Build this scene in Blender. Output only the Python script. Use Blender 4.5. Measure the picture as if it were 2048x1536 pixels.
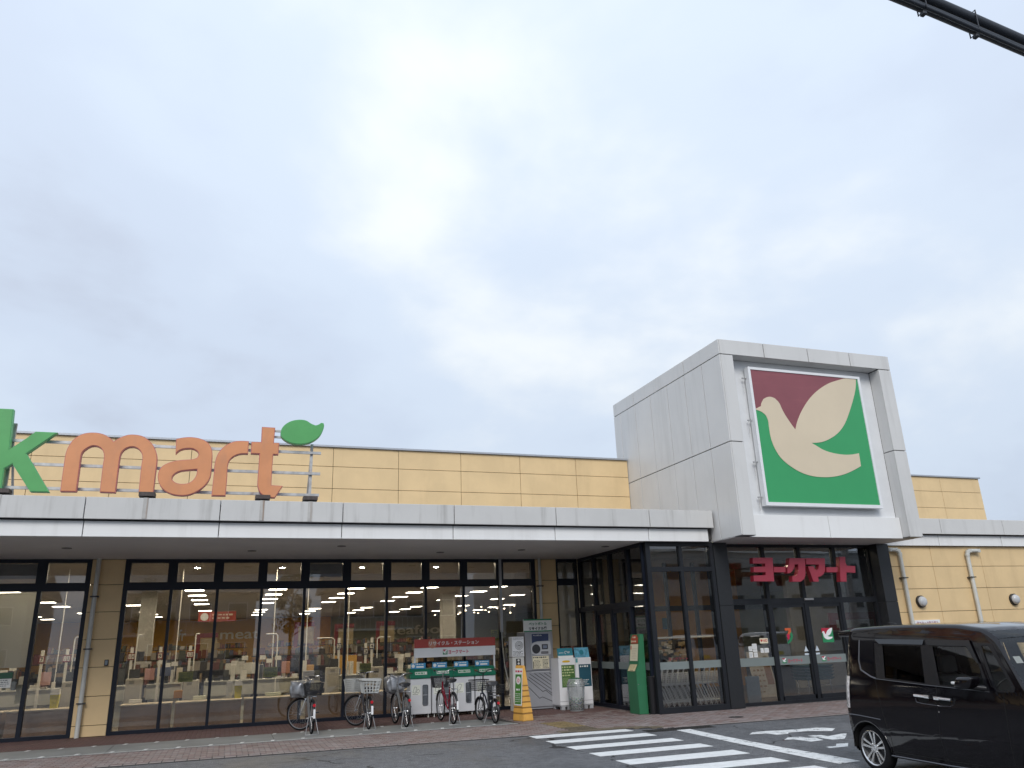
import bpy, bmesh, math, random
from math import radians, sin, cos, pi
from mathutils import Vector, Matrix
from mathutils.geometry import tessellate_polygon
random.seed(7)
S = bpy.context.scene
COL = S.collection
for o in list(bpy.data.objects):
    bpy.data.objects.remove(o)

# ------------------------------------------------------------------ camera
cam_d = bpy.data.cameras.new('camera')
cam_d.sensor_width = 36.0
cam_d.lens = 36.0 * 1558.91 / 2048.0
cam_d.clip_start = 0.1
cam_d.clip_end = 2000
cam = bpy.data.objects.new('camera', cam_d)
COL.objects.link(cam)
PITCH, ROLL, YAW = radians(18.2893), radians(-2.0844), radians(19.7805)
fw = Vector((sin(YAW) * cos(PITCH), cos(YAW) * cos(PITCH), sin(PITCH)))
rt0 = Vector((cos(YAW), -sin(YAW), 0))
up0 = rt0.cross(fw)
rt = rt0 * cos(ROLL) + up0 * sin(ROLL)
up = -rt0 * sin(ROLL) + up0 * cos(ROLL)
m3 = Matrix((rt, up, -fw)).transposed()
cam.matrix_world = Matrix.Translation((0, 0, 1.72)) @ m3.to_4x4()
S.camera = cam

# ------------------------------------------------------------------ light
SUN_EL, SUN_AZ = radians(37), radians(203)      # azimuth clockwise from +Y
world = bpy.data.worlds.new('World')
S.world = world
world.use_nodes = True
nt = world.node_tree
nt.nodes.clear()
def N(t, typ, loc=None, **kw):
    n = t.nodes.new(typ)
    for k, v in kw.items():
        setattr(n, k, v)
    return n
wo = N(nt, 'ShaderNodeOutputWorld')
bg = N(nt, 'ShaderNodeBackground')
bg.inputs['Strength'].default_value = 0.10
sky = N(nt, 'ShaderNodeTexSky', sky_type='NISHITA', sun_disc=False)
sky.sun_elevation = SUN_EL
sky.sun_rotation = SUN_AZ
sky.air_density = 1.0
sky.dust_density = 2.0
tc = N(nt, 'ShaderNodeTexCoord')
sep = N(nt, 'ShaderNodeSeparateXYZ')
nt.links.new(tc.outputs['Generated'], sep.inputs[0])
def Mth(t, op, a, b=None, clamp=False):
    n = N(t, 'ShaderNodeMath', operation=op, use_clamp=clamp)
    for i, v in enumerate((a, b)):
        if v is None: continue
        if isinstance(v, (int, float)): n.inputs[i].default_value = v
        else: t.links.new(v, n.inputs[i])
    return n.outputs[0]
zc = Mth(nt, 'MAXIMUM', sep.outputs['Z'], 0.0)
den = Mth(nt, 'ADD', zc, 0.30)
cx = Mth(nt, 'DIVIDE', sep.outputs['X'], den)
cy = Mth(nt, 'DIVIDE', sep.outputs['Y'], den)
comb = N(nt, 'ShaderNodeCombineXYZ')
nt.links.new(cx, comb.inputs[0]); nt.links.new(cy, comb.inputs[1])
def noise(t, vec, scale, detail, rough, dist=0.0):
    n = N(t, 'ShaderNodeTexNoise')
    n.inputs['Scale'].default_value = scale
    n.inputs['Detail'].default_value = detail
    n.inputs['Roughness'].default_value = rough
    n.inputs['Distortion'].default_value = dist
    t.links.new(vec, n.inputs['Vector'])
    return n.outputs['Fac']
def ramp(t, fac, stops):
    r = N(t, 'ShaderNodeValToRGB')
    r.color_ramp.interpolation = 'EASE'
    e = r.color_ramp.elements
    while len(e) > 1: e.remove(e[-1])
    e[0].position = stops[0][0]; e[0].color = (*stops[0][1], 1)
    for p, c in stops[1:]:
        x = e.new(p); x.color = (*c, 1)
    t.links.new(fac, r.inputs[0])
    return r.outputs[0]
mp = N(nt, 'ShaderNodeMapping')
mp.inputs['Location'].default_value = (-7.79, 12.78, -0.3466)
nt.links.new(comb.outputs[0], mp.inputs['Vector'])
f1 = noise(nt, mp.outputs[0], 1.15, 6, 0.50, 0.25)
f2 = noise(nt, mp.outputs[0], 3.3, 6, 0.5, 0.2)
fm = Mth(nt, 'ADD', Mth(nt, 'MULTIPLY', f1, 0.8), Mth(nt, 'MULTIPLY', f2, 0.2))
cl = ramp(nt, fm, [(0.36, (4.75, 5.3, 6.35)), (0.45, (5.35, 6.1, 7.3)), (0.54, (5.75, 6.55, 7.7)), (0.68, (7.6, 8.0, 8.3))])
# overcast sky grows brighter towards the zenith
grad = Mth(nt, 'ADD', Mth(nt, 'MULTIPLY', zc, 0.44), 0.86)
clm = N(nt, 'ShaderNodeVectorMath', operation='SCALE')
nt.links.new(cl, clm.inputs[0]); nt.links.new(grad, clm.inputs['Scale'])
mixs = N(nt, 'ShaderNodeMix', data_type='RGBA')
mixs.inputs['Factor'].default_value = 0.94
nt.links.new(sky.outputs[0], mixs.inputs['A']); nt.links.new(clm.outputs[0], mixs.inputs['B'])
nt.links.new(mixs.outputs['Result'], bg.inputs['Color'])
nt.links.new(bg.outputs[0], wo.inputs['Surface'])

sun_d = bpy.data.lights.new('sun', 'SUN')
sun_d.energy = 1.5
sun_d.angle = radians(25)
sun_d.color = (1.0, 0.97, 0.93)
sun = bpy.data.objects.new('sun', sun_d)
COL.objects.link(sun)
sdir = Vector((sin(SUN_AZ) * cos(SUN_EL), cos(SUN_AZ) * cos(SUN_EL), sin(SUN_EL)))
sun.rotation_euler = sdir.to_track_quat('Z', 'Y').to_euler()
sun.location = (0, 0, 40)

S.view_settings.view_transform = 'Standard'
S.view_settings.look = 'None'
S.view_settings.exposure = 0.32
S.view_settings.gamma = 1.0
S.view_settings.use_curve_mapping = False
S.render.engine = 'CYCLES'
S.cycles.use_denoising = True
S.cycles.max_bounces = 8
S.cycles.transparent_max_bounces = 16
S.cycles.caustics_reflective = False
S.cycles.caustics_refractive = False
S.cycles.sample_clamp_indirect = 4.0

# ------------------------------------------------------------------ materials
MATS = {}
def mat(name, col, rough=0.6, metal=0.0, var=0.08, vscale=2.5, bump=0.0, bscale=60.0, coat=0.0, spec=0.5,
        emit=0.0, grime=None, obj=False, dark=None):
    if name in MATS: return MATS[name]
    m = bpy.data.materials.new(name); m.use_nodes = True
    t = m.node_tree
    b = t.nodes['Principled BSDF']
    b.inputs['Roughness'].default_value = rough
    b.inputs['Metallic'].default_value = metal
    b.inputs['Specular IOR Level'].default_value = spec
    if coat:
        b.inputs['Coat Weight'].default_value = coat
        b.inputs['Coat Roughness'].default_value = 0.04
    if obj:
        tcn = N(t, 'ShaderNodeTexCoord'); vec = tcn.outputs['Object']
    else:
        g = N(t, 'ShaderNodeNewGeometry'); vec = g.outputs['Position']
    fac = noise(t, vec, vscale, 5, 0.6)
    lo = [max(0, c * (1 - var)) for c in col[:3]]
    hi = [min(1, c * (1 + var)) for c in col[:3]]
    c = ramp(t, fac, [(0.3, lo), (0.7, hi)])
    if grime:
        gcol, gamt, gs = grime
        mpn = N(t, 'ShaderNodeMapping'); mpn.inputs['Scale'].default_value = gs
        t.links.new(vec, mpn.inputs['Vector'])
        gf = noise(t, mpn.outputs[0], 1.0, 6, 0.65)
        gr = ramp(t, gf, [(0.50, (0, 0, 0)), (0.72, (gamt,) * 3)])
        mx = N(t, 'ShaderNodeMix', data_type='RGBA')
        t.links.new(gr, mx.inputs['Factor']); t.links.new(c, mx.inputs['A'])
        mx.inputs['B'].default_value = (*gcol, 1)
        c = mx.outputs['Result']
    t.links.new(c, b.inputs['Base Color'])
    if rough > 0.15 and var > 0:
        rr = Mth(t, 'ADD', Mth(t, 'MULTIPLY', fac, 0.16), rough - 0.08)
        t.links.new(rr, b.inputs['Roughness'])
    if bump:
        bf = noise(t, vec, bscale, 4, 0.6)
        bn = N(t, 'ShaderNodeBump'); bn.inputs['Strength'].default_value = bump
        bn.inputs['Distance'].default_value = 0.01
        t.links.new(bf, bn.inputs['Height']); t.links.new(bn.outputs[0], b.inputs['Normal'])
    if emit:
        t.links.new(c, b.inputs['Emission Color'])
        b.inputs['Emission Strength'].default_value = emit
    MATS[name] = m
    return m

def glass(name, tint=(0.62, 0.63, 0.62), refl=1.5, boost=0.06, rough=0.0):
    if name in MATS: return MATS[name]
    m = bpy.data.materials.new(name); m.use_nodes = True
    t = m.node_tree; t.nodes.clear()
    out = N(t, 'ShaderNodeOutputMaterial')
    tr = N(t, 'ShaderNodeBsdfTransparent'); tr.inputs[0].default_value = (*[c ** 0.5 for c in tint], 1)
    gl = N(t, 'ShaderNodeBsdfGlossy'); gl.inputs['Roughness'].default_value = rough
    gl.inputs['Color'].default_value = (0.95, 0.97, 1, 1)
    # faint waviness of float glass
    g = N(t, 'ShaderNodeNewGeometry')
    bf = noise(t, g.outputs['Position'], 0.9, 1, 0.4)
    bn = N(t, 'ShaderNodeBump'); bn.inputs['Strength'].default_value = 0.05; bn.inputs['Distance'].default_value = 0.02
    t.links.new(bf, bn.inputs['Height']); t.links.new(bn.outputs[0], gl.inputs['Normal'])
    fr = N(t, 'ShaderNodeFresnel'); fr.inputs['IOR'].default_value = refl
    f = Mth(t, 'ADD', Mth(t, 'MULTIPLY', fr.outputs[0], 0.85), boost * 0.7, clamp=True)
    mx = N(t, 'ShaderNodeMixShader')
    t.links.new(f, mx.inputs[0]); t.links.new(tr.outputs[0], mx.inputs[1]); t.links.new(gl.outputs[0], mx.inputs[2])
    t.links.new(mx.outputs[0], out.inputs['Surface'])
    MATS[name] = m
    return m

def emis(name, col, strength):
    if name in MATS: return MATS[name]
    m = bpy.data.materials.new(name); m.use_nodes = True
    t = m.node_tree; b = t.nodes['Principled BSDF']
    b.inputs['Base Color'].default_value = (*[c * 0.8 for c in col], 1)
    b.inputs['Emission Color'].default_value = (*col, 1)
    b.inputs['Emission Strength'].default_value = strength
    MATS[name] = m
    return m

# ------------------------------------------------------------------ mesh helpers
def nb(): return bmesh.new()
def box(b, x0, x1, y0, y1, z0, z1, bev=0.0, seg=1, xf=None):
    if x0 > x1: x0, x1 = x1, x0
    if y0 > y1: y0, y1 = y1, y0
    if z0 > z1: z0, z1 = z1, z0
    P = [(x0, y0, z0), (x1, y0, z0), (x1, y1, z0), (x0, y1, z0), (x0, y0, z1), (x1, y0, z1), (x1, y1, z1), (x0, y1, z1)]
    vs = [b.verts.new(xf @ Vector(p) if xf else p) for p in P]
    fs = [b.faces.new([vs[i] for i in q]) for q in ((3, 2, 1, 0), (4, 5, 6, 7), (0, 1, 5, 4), (1, 2, 6, 5), (2, 3, 7, 6), (3, 0, 4, 7))]
    if bev:
        es = list({e for f in fs for e in f.edges})
        bmesh.ops.bevel(b, geom=es, offset=bev, segments=seg, affect='EDGES', profile=0.5)
    return vs
def frustum(b, r0, r1, z0, z1):
    """r = (x0,x1,y0,y1) rectangles at z0 and z1"""
    P = []
    for r, z in ((r0, z0), (r1, z1)):
        P += [(r[0], r[2], z), (r[1], r[2], z), (r[1], r[3], z), (r[0], r[3], z)]
    vs = [b.verts.new(p) for p in P]
    for q in ((3, 2, 1, 0), (4, 5, 6, 7), (0, 1, 5, 4), (1, 2, 6, 5), (2, 3, 7, 6), (3, 0, 4, 7)):
        b.faces.new([vs[i] for i in q])
def tube(b, pts, r, n=8, closed=False, xf=None):
    pts = [Vector(p) for p in pts]
    if xf: pts = [xf @ p for p in pts]
    L = len(pts)
    rs = r if isinstance(r, (list, tuple)) else [r] * L
    rings = []
    prev = None
    for i, p in enumerate(pts):
        if closed: d = pts[(i + 1) % L] - pts[i - 1]
        else: d = pts[min(i + 1, L - 1)] - pts[max(i - 1, 0)]
        if d.length < 1e-9: d = Vector((0, 0, 1))
        d.normalize()
        if prev is None:
            a = Vector((0, 0, 1)) if abs(d.z) < 0.9 else Vector((1, 0, 0))
            u = d.cross(a).normalized()
        else:
            u = (prev - d * prev.dot(d))
            u = u.normalized() if u.length > 1e-6 else d.orthogonal().normalized()
        prev = u
        w = d.cross(u)
        rings.append([b.verts.new(p + (u * cos(2 * pi * k / n) + w * sin(2 * pi * k / n)) * rs[i]) for k in range(n)])
    rng = range(L) if closed else range(L - 1)
    for i in rng:
        A, B = rings[i], rings[(i + 1) % L]
        for k in range(n):
            b.faces.new((A[k], A[(k + 1) % n], B[(k + 1) % n], B[k]))
    if not closed and n > 2:
        b.faces.new(rings[0][::-1]); b.faces.new(rings[-1])
def circ(c, R, axis='y', n=32, a0=0, a1=2 * pi, full=True):
    out = []
    m = n if full else n + 1
    for i in range(m):
        a = a0 + (a1 - a0) * i / n
        x, y = R * cos(a), R * sin(a)
        if axis == 'y': out.append((c[0] + x, c[1], c[2] + y))
        elif axis == 'x': out.append((c[0], c[1] + x, c[2] + y))
        else: out.append((c[0] + x, c[1] + y, c[2]))
    return out
def lathe(b, prof, n=24, axis='z', c=(0, 0, 0), xf=None, cap=True):
    """prof list of (r, h)"""
    rings = []
    for r, h in prof:
        ring = []
        for k in range(n):
            a = 2 * pi * k / n
            if axis == 'z': p = Vector((c[0] + r * cos(a), c[1] + r * sin(a), c[2] + h))
            elif axis == 'y': p = Vector((c[0] + r * cos(a), c[1] + h, c[2] + r * sin(a)))
            else: p = Vector((c[0] + h, c[1] + r * cos(a), c[2] + r * sin(a)))
            ring.append(b.verts.new(xf @ p if xf else p))
        rings.append(ring)
    for i in range(len(rings) - 1):
        for k in range(n):
            b.faces.new((rings[i][k], rings[i][(k + 1) % n], rings[i + 1][(k + 1) % n], rings[i + 1][k]))
    if cap:
        b.faces.new(rings[0]); b.faces.new(rings[-1])
def smooth_poly(pts, ang=38, sub=4):
    """rounds the shallow turns of a traced outline, keeps its corners"""
    n = len(pts); P = [Vector(p) for p in pts]
    corner = []
    for i in range(n):
        a = P[i] - P[i - 1]; c = P[(i + 1) % n] - P[i]
        corner.append(abs(a.angle_signed(c, 0)) > radians(ang))
    out = []
    for i in range(n):
        p1, p2 = P[i], P[(i + 1) % n]
        c1, c2 = corner[i], corner[(i + 1) % n]
        out.append(p1)
        if c1 and c2: continue
        L = (p2 - p1).length
        t1 = (P[(i + 1) % n] - P[i - 1]).normalized() * L if not c1 else None
        t2 = (P[(i + 2) % n] - P[i]).normalized() * L if not c2 else None
        if t1 is None: t1 = (p2 - p1) * 1.6 - t2 * 0.6
        if t2 is None: t2 = (p2 - p1) * 1.6 - t1 * 0.6
        for s in range(1, sub):
            u = s / sub
            h00 = 2 * u**3 - 3 * u * u + 1; h10 = u**3 - 2 * u * u + u; h01 = -2 * u**3 + 3 * u * u; h11 = u**3 - u * u
            out.append(p1 * h00 + t1 * h10 + p2 * h01 + t2 * h11)
    return [(p.x, p.y) for p in out]
def prism(b, poly, y0, y1, hole=None, plane='xz', xf=None):
    """extrudes a 2D outline; plane xz -> depth along y, yz -> along x, xy -> along z"""
    loops = [poly] + ([hole] if hole else [])
    tri = tessellate_polygon([[Vector((p[0], p[1], 0)) for p in lp] for lp in loops])
    flat = [p for lp in loops for p in lp]
    def mk(p, d):
        if plane == 'xz': v = Vector((p[0], d, p[1]))
        elif plane == 'yz': v = Vector((d, p[0], p[1]))
        else: v = Vector((p[0], p[1], d))
        return b.verts.new(xf @ v if xf else v)
    A = [mk(p, y0) for p in flat]; B = [mk(p, y1) for p in flat]
    for t3 in tri:
        try:
            b.faces.new([A[i] for i in t3]); b.faces.new([B[i] for i in reversed(t3)])
        except ValueError: pass
    o = 0
    for lp in loops:
        n = len(lp)
        for i in range(n):
            b.faces.new((A[o + i], A[o + (i + 1) % n], B[o + (i + 1) % n], B[o + i]))
        o += n
    bmesh.ops.recalc_face_normals(b, faces=b.faces)
def to_mesh(b, name, m, smooth=None):
    bmesh.ops.recalc_face_normals(b, faces=b.faces)
    me = bpy.data.meshes.new(name)
    b.to_mesh(me); b.free()
    for mm in (m if isinstance(m, (list, tuple)) else [m]): me.materials.append(mm)
    if smooth:
        for p in me.polygons: p.use_smooth = True
        me.set_sharp_from_angle(angle=radians(smooth))
    return me
def world_loc(p):
    v = Vector(p.location)
    if p.parent: v = v + world_loc(p.parent)
    return v
def link(name, me, parent=None, loc=None, rot=None, absolute=False):
    o = bpy.data.objects.new(name, me)
    COL.objects.link(o)
    if parent:
        o.parent = parent
        if absolute:
            L = world_loc(parent)
            o.location = (Vector(loc) if loc is not None else Vector((0, 0, 0))) - L
        elif loc is not None: o.location = loc
    elif loc is not None: o.location = loc
    if rot is not None: o.rotation_euler = rot
    return o
def obj(name, b, m, parent=None, loc=None, rot=None, smooth=None, absolute=False):
    return link(name, to_mesh(b, name, m, smooth), parent, loc, rot, absolute)
def tag(o, label, cat, group=None):
    o['label'] = label; o['category'] = cat
    if group: o['group'] = group
    return o
def thing(name, label, cat, loc=(0, 0, 0), rotz=0.0, group=None):
    o = bpy.data.objects.new(name, None)
    COL.objects.link(o)
    o.empty_display_size = 0.2
    o.location = loc; o.rotation_euler = (0, 0, rotz)
    return tag(o, label, cat, group)
def structure(o): o['kind'] = 'structure'; return o
def stuff(o): o['kind'] = 'stuff'; return o
def copy_tree(o, parent=None):
    c = o.copy(); COL.objects.link(c)
    if parent: c.parent = parent
    for ch in [x for x in bpy.data.objects if x.parent == o]: copy_tree(ch, c)
    return c
_tcache = {}
def text_geo(s, bold=0.0):
    k = (s, bold)
    if k in _tcache: return _tcache[k]
    cu = bpy.data.curves.new('lettering', 'FONT')
    cu.body = s; cu.size = 1.0; cu.resolution_u = 3; cu.offset = bold
    to = bpy.data.objects.new('lettering', cu)
    COL.objects.link(to)
    bpy.context.view_layer.update()
    me = bpy.data.meshes.new_from_object(to.evaluated_get(bpy.context.evaluated_depsgraph_get()))
    V = [tuple(v.co) for v in me.vertices]; F = [tuple(p.vertices) for p in me.polygons]
    bpy.data.objects.remove(to); bpy.data.curves.remove(cu); bpy.data.meshes.remove(me)
    if not V: V, F = [(0, 0, 0), (.5, 0, 0), (.5, .7, 0), (0, .7, 0)], [(0, 1, 2, 3)]
    x0 = min(v[0] for v in V); x1 = max(v[0] for v in V); y0 = min(v[1] for v in V); y1 = max(v[1] for v in V)
    _tcache[k] = (V, F, x0, x1, y0, y1)
    return _tcache[k]
def text_into(b, s, x0, x1, z0, z1, y, bold=0.0, M=None):
    """fits lettering into a rectangle of the xz plane facing -y"""
    V, F, a0, a1, c0, c1 = text_geo(s, bold)
    sx = (x1 - x0) / max(1e-6, a1 - a0); sz = (z1 - z0) / max(1e-6, c1 - c0)
    vs = []
    for v in V:
        p = Vector((x0 + (v[0] - a0) * sx, y, z0 + (v[1] - c0) * sz))
        vs.append(b.verts.new(M @ p if M else p))
    for f in F:
        try: b.faces.new([vs[i] for i in f])
        except ValueError: pass
def rows_of_marks(b, x0, x1, z0, z1, y, n, rnd, fill=0.55, M=None):
    """small print too fine to read: broken strokes in lines"""
    h = (z1 - z0) / n
    for i in range(n):
        z = z1 - (i + 0.5) * h
        x = x0
        end = x1 - rnd.random() * 0.3 * (x1 - x0)
        while x < end:
            w = h * (0.4 + rnd.random() * 0.9)
            hh = h * fill * (0.6 + 0.4 * rnd.random())
            P = [(x, z - hh / 2), (min(x + w, x1), z - hh / 2), (min(x + w, x1), z + hh / 2), (x, z + hh / 2)]
            vs = [b.verts.new((M @ Vector((p[0], y, p[1]))) if M else (p[0], y, p[1])) for p in P]
            b.faces.new(vs)
            x += w + h * 0.35
def quad(b, x0, x1, z0, z1, y, M=None):
    P = [(x0, y, z0), (x1, y, z0), (x1, y, z1), (x0, y, z1)]
    vs = [b.verts.new(M @ Vector(p) if M else p) for p in P]
    return b.faces.new(vs)
# ------------------------------------------------------------------ palette
YEL = mat('yellow_wall_panel', (0.73, 0.535, 0.29), 0.62, var=0.05, vscale=1.2, bump=0.12, bscale=90, grime=((0.45, 0.30, 0.15), 0.16, (2.5, 2.5, 0.35)))
GAP = mat('panel_joint', (0.07, 0.065, 0.06), 0.8)
GREYP = mat('grey_metal_panel', (0.63, 0.625, 0.61), 0.42, var=0.03, vscale=0.8, spec=0.4, grime=((0.33, 0.32, 0.30), 0.22, (3.0, 3.0, 0.25)))
STAINP = mat('stained_fascia_panel', (0.58, 0.575, 0.56), 0.45, var=0.04, vscale=0.9, spec=0.4, grime=((0.26, 0.25, 0.23), 0.55, (2.4, 2.4, 0.22)))
WHITEP = mat('white_fascia_panel', (0.80, 0.80, 0.79), 0.42, var=0.02, vscale=0.8, spec=0.4, grime=((0.55, 0.54, 0.52), 0.25, (3.0, 3.0, 0.3)))
BACKP = mat('pale_backing_panel', (0.72, 0.73, 0.74), 0.4, var=0.03)
SOFF = mat('soffit_board', (0.74, 0.73, 0.72), 0.7, var=0.04, vscale=0.7)
CAPM = mat('parapet_cap_metal', (0.42, 0.44, 0.47), 0.4, metal=0.4, var=0.05)
FRAME = mat('dark_window_frame', (0.007, 0.010, 0.019), 0.42, var=0.12, spec=0.3)
FRAME2 = mat('charcoal_entrance_frame', (0.013, 0.0145, 0.018), 0.42, var=0.12, spec=0.35)
STONE = mat('charcoal_stone_column', (0.016, 0.017, 0.019), 0.45, var=0.25, vscale=60, bump=0.05)
GLASS = glass('shop_glass', (0.64, 0.62, 0.60), 1.5, 0.07)
GLASS2 = glass('entrance_glass', (0.66, 0.665, 0.665), 1.5, 0.07)
FROST = mat('frosted_band', (0.19, 0.22, 0.215), 0.35, var=0.05)
CHROME = mat('bright_steel', (0.75, 0.76, 0.77), 0.22, metal=1.0, var=0.03, obj=True)
GALV = mat('galvanised_steel', (0.45, 0.45, 0.45), 0.45, metal=0.55, var=0.15, vscale=8, grime=((0.20, 0.10, 0.05), 0.55, (3, 3, 3)))
WHITE = mat('white_paint', (0.78, 0.79, 0.80), 0.45, var=0.02)
OFFW = mat('offwhite_plastic', (0.66, 0.66, 0.63), 0.45, var=0.04)
PVC = mat('grey_pvc_pipe', (0.56, 0.56, 0.52), 0.45, var=0.06, vscale=4)
BLACK = mat('black_plastic', (0.012, 0.012, 0.014), 0.45, var=0.1)
RUBBER = mat('tyre_rubber', (0.010, 0.010, 0.011), 0.85, var=0.15, spec=0.2)
RED = mat('red_print', (0.48, 0.045, 0.04), 0.5, var=0.03)
CRIM = mat('crimson_print', (0.50, 0.02, 0.07), 0.5, var=0.03)
GRNP = mat('green_print', (0.02, 0.20, 0.085), 0.5, var=0.03)
INK = mat('dark_print', (0.03, 0.035, 0.04), 0.6, var=0.05)
PAPER = mat('white_paper', (0.74, 0.74, 0.71), 0.6, var=0.03)
CREAMP = mat('cream_paper', (0.72, 0.66, 0.48), 0.6, var=0.04)
rnd = random.Random(11)

# ------------------------------------------------------------------ ground
def asphalt():
    m = bpy.data.materials.new('wet_asphalt'); m.use_nodes = True
    t = m.node_tree; b = t.nodes['Principled BSDF']
    g = N(t, 'ShaderNodeNewGeometry'); vec = g.outputs['Position']
    sp = noise(t, vec, 55.0, 3, 0.7)
    c = ramp(t, sp, [(0.36, (0.050, 0.052, 0.056)), (0.52, (0.108, 0.111, 0.117)), (0.66, (0.25, 0.25, 0.255))])
    pat = noise(t, vec, 0.55, 6, 0.62, 0.6)
    pm = ramp(t, pat, [(0.40, (0, 0, 0)), (0.70, (1, 1, 1))])
    mx = N(t, 'ShaderNodeMix', data_type='RGBA', blend_type='MULTIPLY')
    mx.inputs['Factor'].default_value = 1
    t.links.new(c, mx.inputs['A'])
    mid = noise(t, vec, 7.0, 5, 0.65)
    mm = ramp(t, mid, [(0.32, (0.66, 0.66, 0.67)), (0.5, (1.0, 1.0, 1.0)), (0.68, (1.28, 1.28, 1.27))])
    mx0 = N(t, 'ShaderNodeMix', data_type='RGBA', blend_type='MULTIPLY'); mx0.inputs['Factor'].default_value = 1
    t.links.new(c, mx0.inputs['A']); t.links.new(mm, mx0.inputs['B']); c = mx0.outputs['Result']
    t.links.new(c, mx.inputs['A'])
    wet = ramp(t, pm, [(0.0, (1.05, 1.05, 1.05)), (1.0, (0.80, 0.81, 0.83))])
    t.links.new(wet, mx.inputs['B'])
    # cracks: edges of large distorted cells, only where a second noise allows
    wv = N(t, 'ShaderNodeTexNoise'); wv.inputs['Scale'].default_value = 1.6; wv.inputs['Detail'].default_value = 4
    t.links.new(vec, wv.inputs['Vector'])
    vm = N(t, 'ShaderNodeVectorMath', operation='MULTIPLY_ADD')
    vm.inputs[1].default_value = (0.9, 0.9, 0.0)
    t.links.new(wv.outputs['Color'], vm.inputs[0]); t.links.new(vec, vm.inputs[2])
    vo = N(t, 'ShaderNodeTexVoronoi', feature='DISTANCE_TO_EDGE'); vo.inputs['Scale'].default_value = 0.33
    t.links.new(vm.outputs[0], vo.inputs['Vector'])
    ck = Mth(t, 'LESS_THAN', vo.outputs['Distance'], 0.006)
    ok = Mth(t, 'GREATER_THAN', noise(t, vec, 0.35, 2, 0.5), 0.46)
    ck = Mth(t, 'MULTIPLY', ck, ok)
    mx2 = N(t, 'ShaderNodeMix', data_type='RGBA')
    t.links.new(ck, mx2.inputs['Factor']); t.links.new(mx.outputs['Result'], mx2.inputs['A'])
    mx2.inputs['B'].default_value = (0.012, 0.012, 0.013, 1)
    t.links.new(mx2.outputs['Result'], b.inputs['Base Color'])
    ro = Mth(t, 'ADD', Mth(t, 'MULTIPLY', pm, -0.26), 0.72)
    t.links.new(ro, b.inputs['Roughness'])
    bn = N(t, 'ShaderNodeBump'); bn.inputs['Strength'].default_value = 0.5; bn.inputs['Distance'].default_value = 0.006
    t.links.new(sp, bn.inputs['Height']); t.links.new(bn.outputs[0], b.inputs['Normal'])
    return m
ASPH = asphalt()
def paint(name, wear):
    m = bpy.data.materials.new(name); m.use_nodes = True
    t = m.node_tree; b = t.nodes['Principled BSDF']
    g = N(t, 'ShaderNodeNewGeometry'); vec = g.outputs['Position']
    f = noise(t, vec, 6.0, 8, 0.72)
    f2 = noise(t, vec, 60.0, 3, 0.7)
    s = Mth(t, 'ADD', Mth(t, 'MULTIPLY', f, 0.7), Mth(t, 'MULTIPLY', f2, 0.3))
    c = ramp(t, s, [(wear - 0.015, (0.09, 0.092, 0.098)), (wear + 0.01, (0.66, 0.67, 0.66)), (0.62, (0.80, 0.81, 0.80))])
    t.links.new(c, b.inputs['Base Color'])
    b.inputs['Roughness'].default_value = 0.6
    MATS[name] = m
    return m
PAINT = paint('road_paint', 0.365)
PAINTW = paint('worn_road_paint', 0.435)
CONC = mat('strip_concrete', (0.215, 0.22, 0.212), 0.6, var=0.16, vscale=1.1, bump=0.15, bscale=70, grime=((0.12, 0.12, 0.12), 0.35, (1.2, 1.2, 1)))
MORT = mat('paving_joint', (0.045, 0.042, 0.04), 0.9, var=0.1)

b = nb(); ZR = -0.02
vs = [b.verts.new(p) for p in ((-400, -400, ZR), (400, -400, ZR), (400, 400, ZR), (-400, 400, ZR))]
b.faces.new(vs)
structure(obj('road', b, ASPH))

# pavement slab with its bricks
EDGE = [(-40, 15.75), (0, 15.62), (5.0, 15.42), (7.75, 15.30), (8.5, 14.86), (13, 14.80), (40, 14.75)]
def edge_y(x):
    for (a, ya), (c, yc) in zip(EDGE, EDGE[1:]):
        if a <= x <= c: return ya + (yc - ya) * (x - a) / (c - a)
    return 15
b = nb()
prism(b, [(p[0], p[1]) for p in EDGE] + [(40, 24), (-40, 24)], -0.15, -0.007, plane='xy')
PAV = structure(obj('pavement', b, MORT))
BR = [mat('paving_brick_rose', (0.205, 0.150, 0.138), 0.7, var=0.12, vscale=7, bump=0.2),
      mat('paving_brick_grey', (0.205, 0.170, 0.16), 0.7, var=0.12, vscale=7, bump=0.2),
      mat('paving_brick_brown', (0.165, 0.115, 0.10), 0.7, var=0.12, vscale=7, bump=0.2),
      mat('paving_brick_pale', (0.25, 0.21, 0.198), 0.7, var=0.12, vscale=7, bump=0.2)]
DKB = [mat('inner_paving_brick', (0.115, 0.062, 0.055), 0.7, var=0.12, vscale=7, bump=0.2),
       mat('inner_paving_brick_dark', (0.095, 0.055, 0.05), 0.7, var=0.12, vscale=7, bump=0.2)]
def brick_me(m):
    b = nb(); box(b, -0.0915, 0.0915, -0.0448, 0.0448, -0.03, 0, bev=0.004)
    return to_mesh(b, 'brick', m)
BME = [brick_me(m) for m in BR]
spots = []
NX = 0.2; NY = 0.1
row = 0
y = 14.84
while y < 17.60:
    off = 0.1 * (row % 2)
    x = -6.0 + off
    while x < 19:
        if y - 0.05 > edge_y(x) + 0.10 and not (6.3 < x < 8.25 and edge_y(x) < y < edge_y(x) + 0.34) and not (6.62 < x < 7.2 and y < 17.35):
            spots.append((x, y))
        x += NX
    y += NY; row += 1
spots.sort(key=lambda p: p[0] ** 2 + p[1] ** 2)
def in_view(p):
    az = math.degrees(math.atan2(p[0], p[1]))
    return -13.5 < az < 50
seen = [p for p in spots if in_view(p)]
singles = set(seen[:300])
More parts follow.
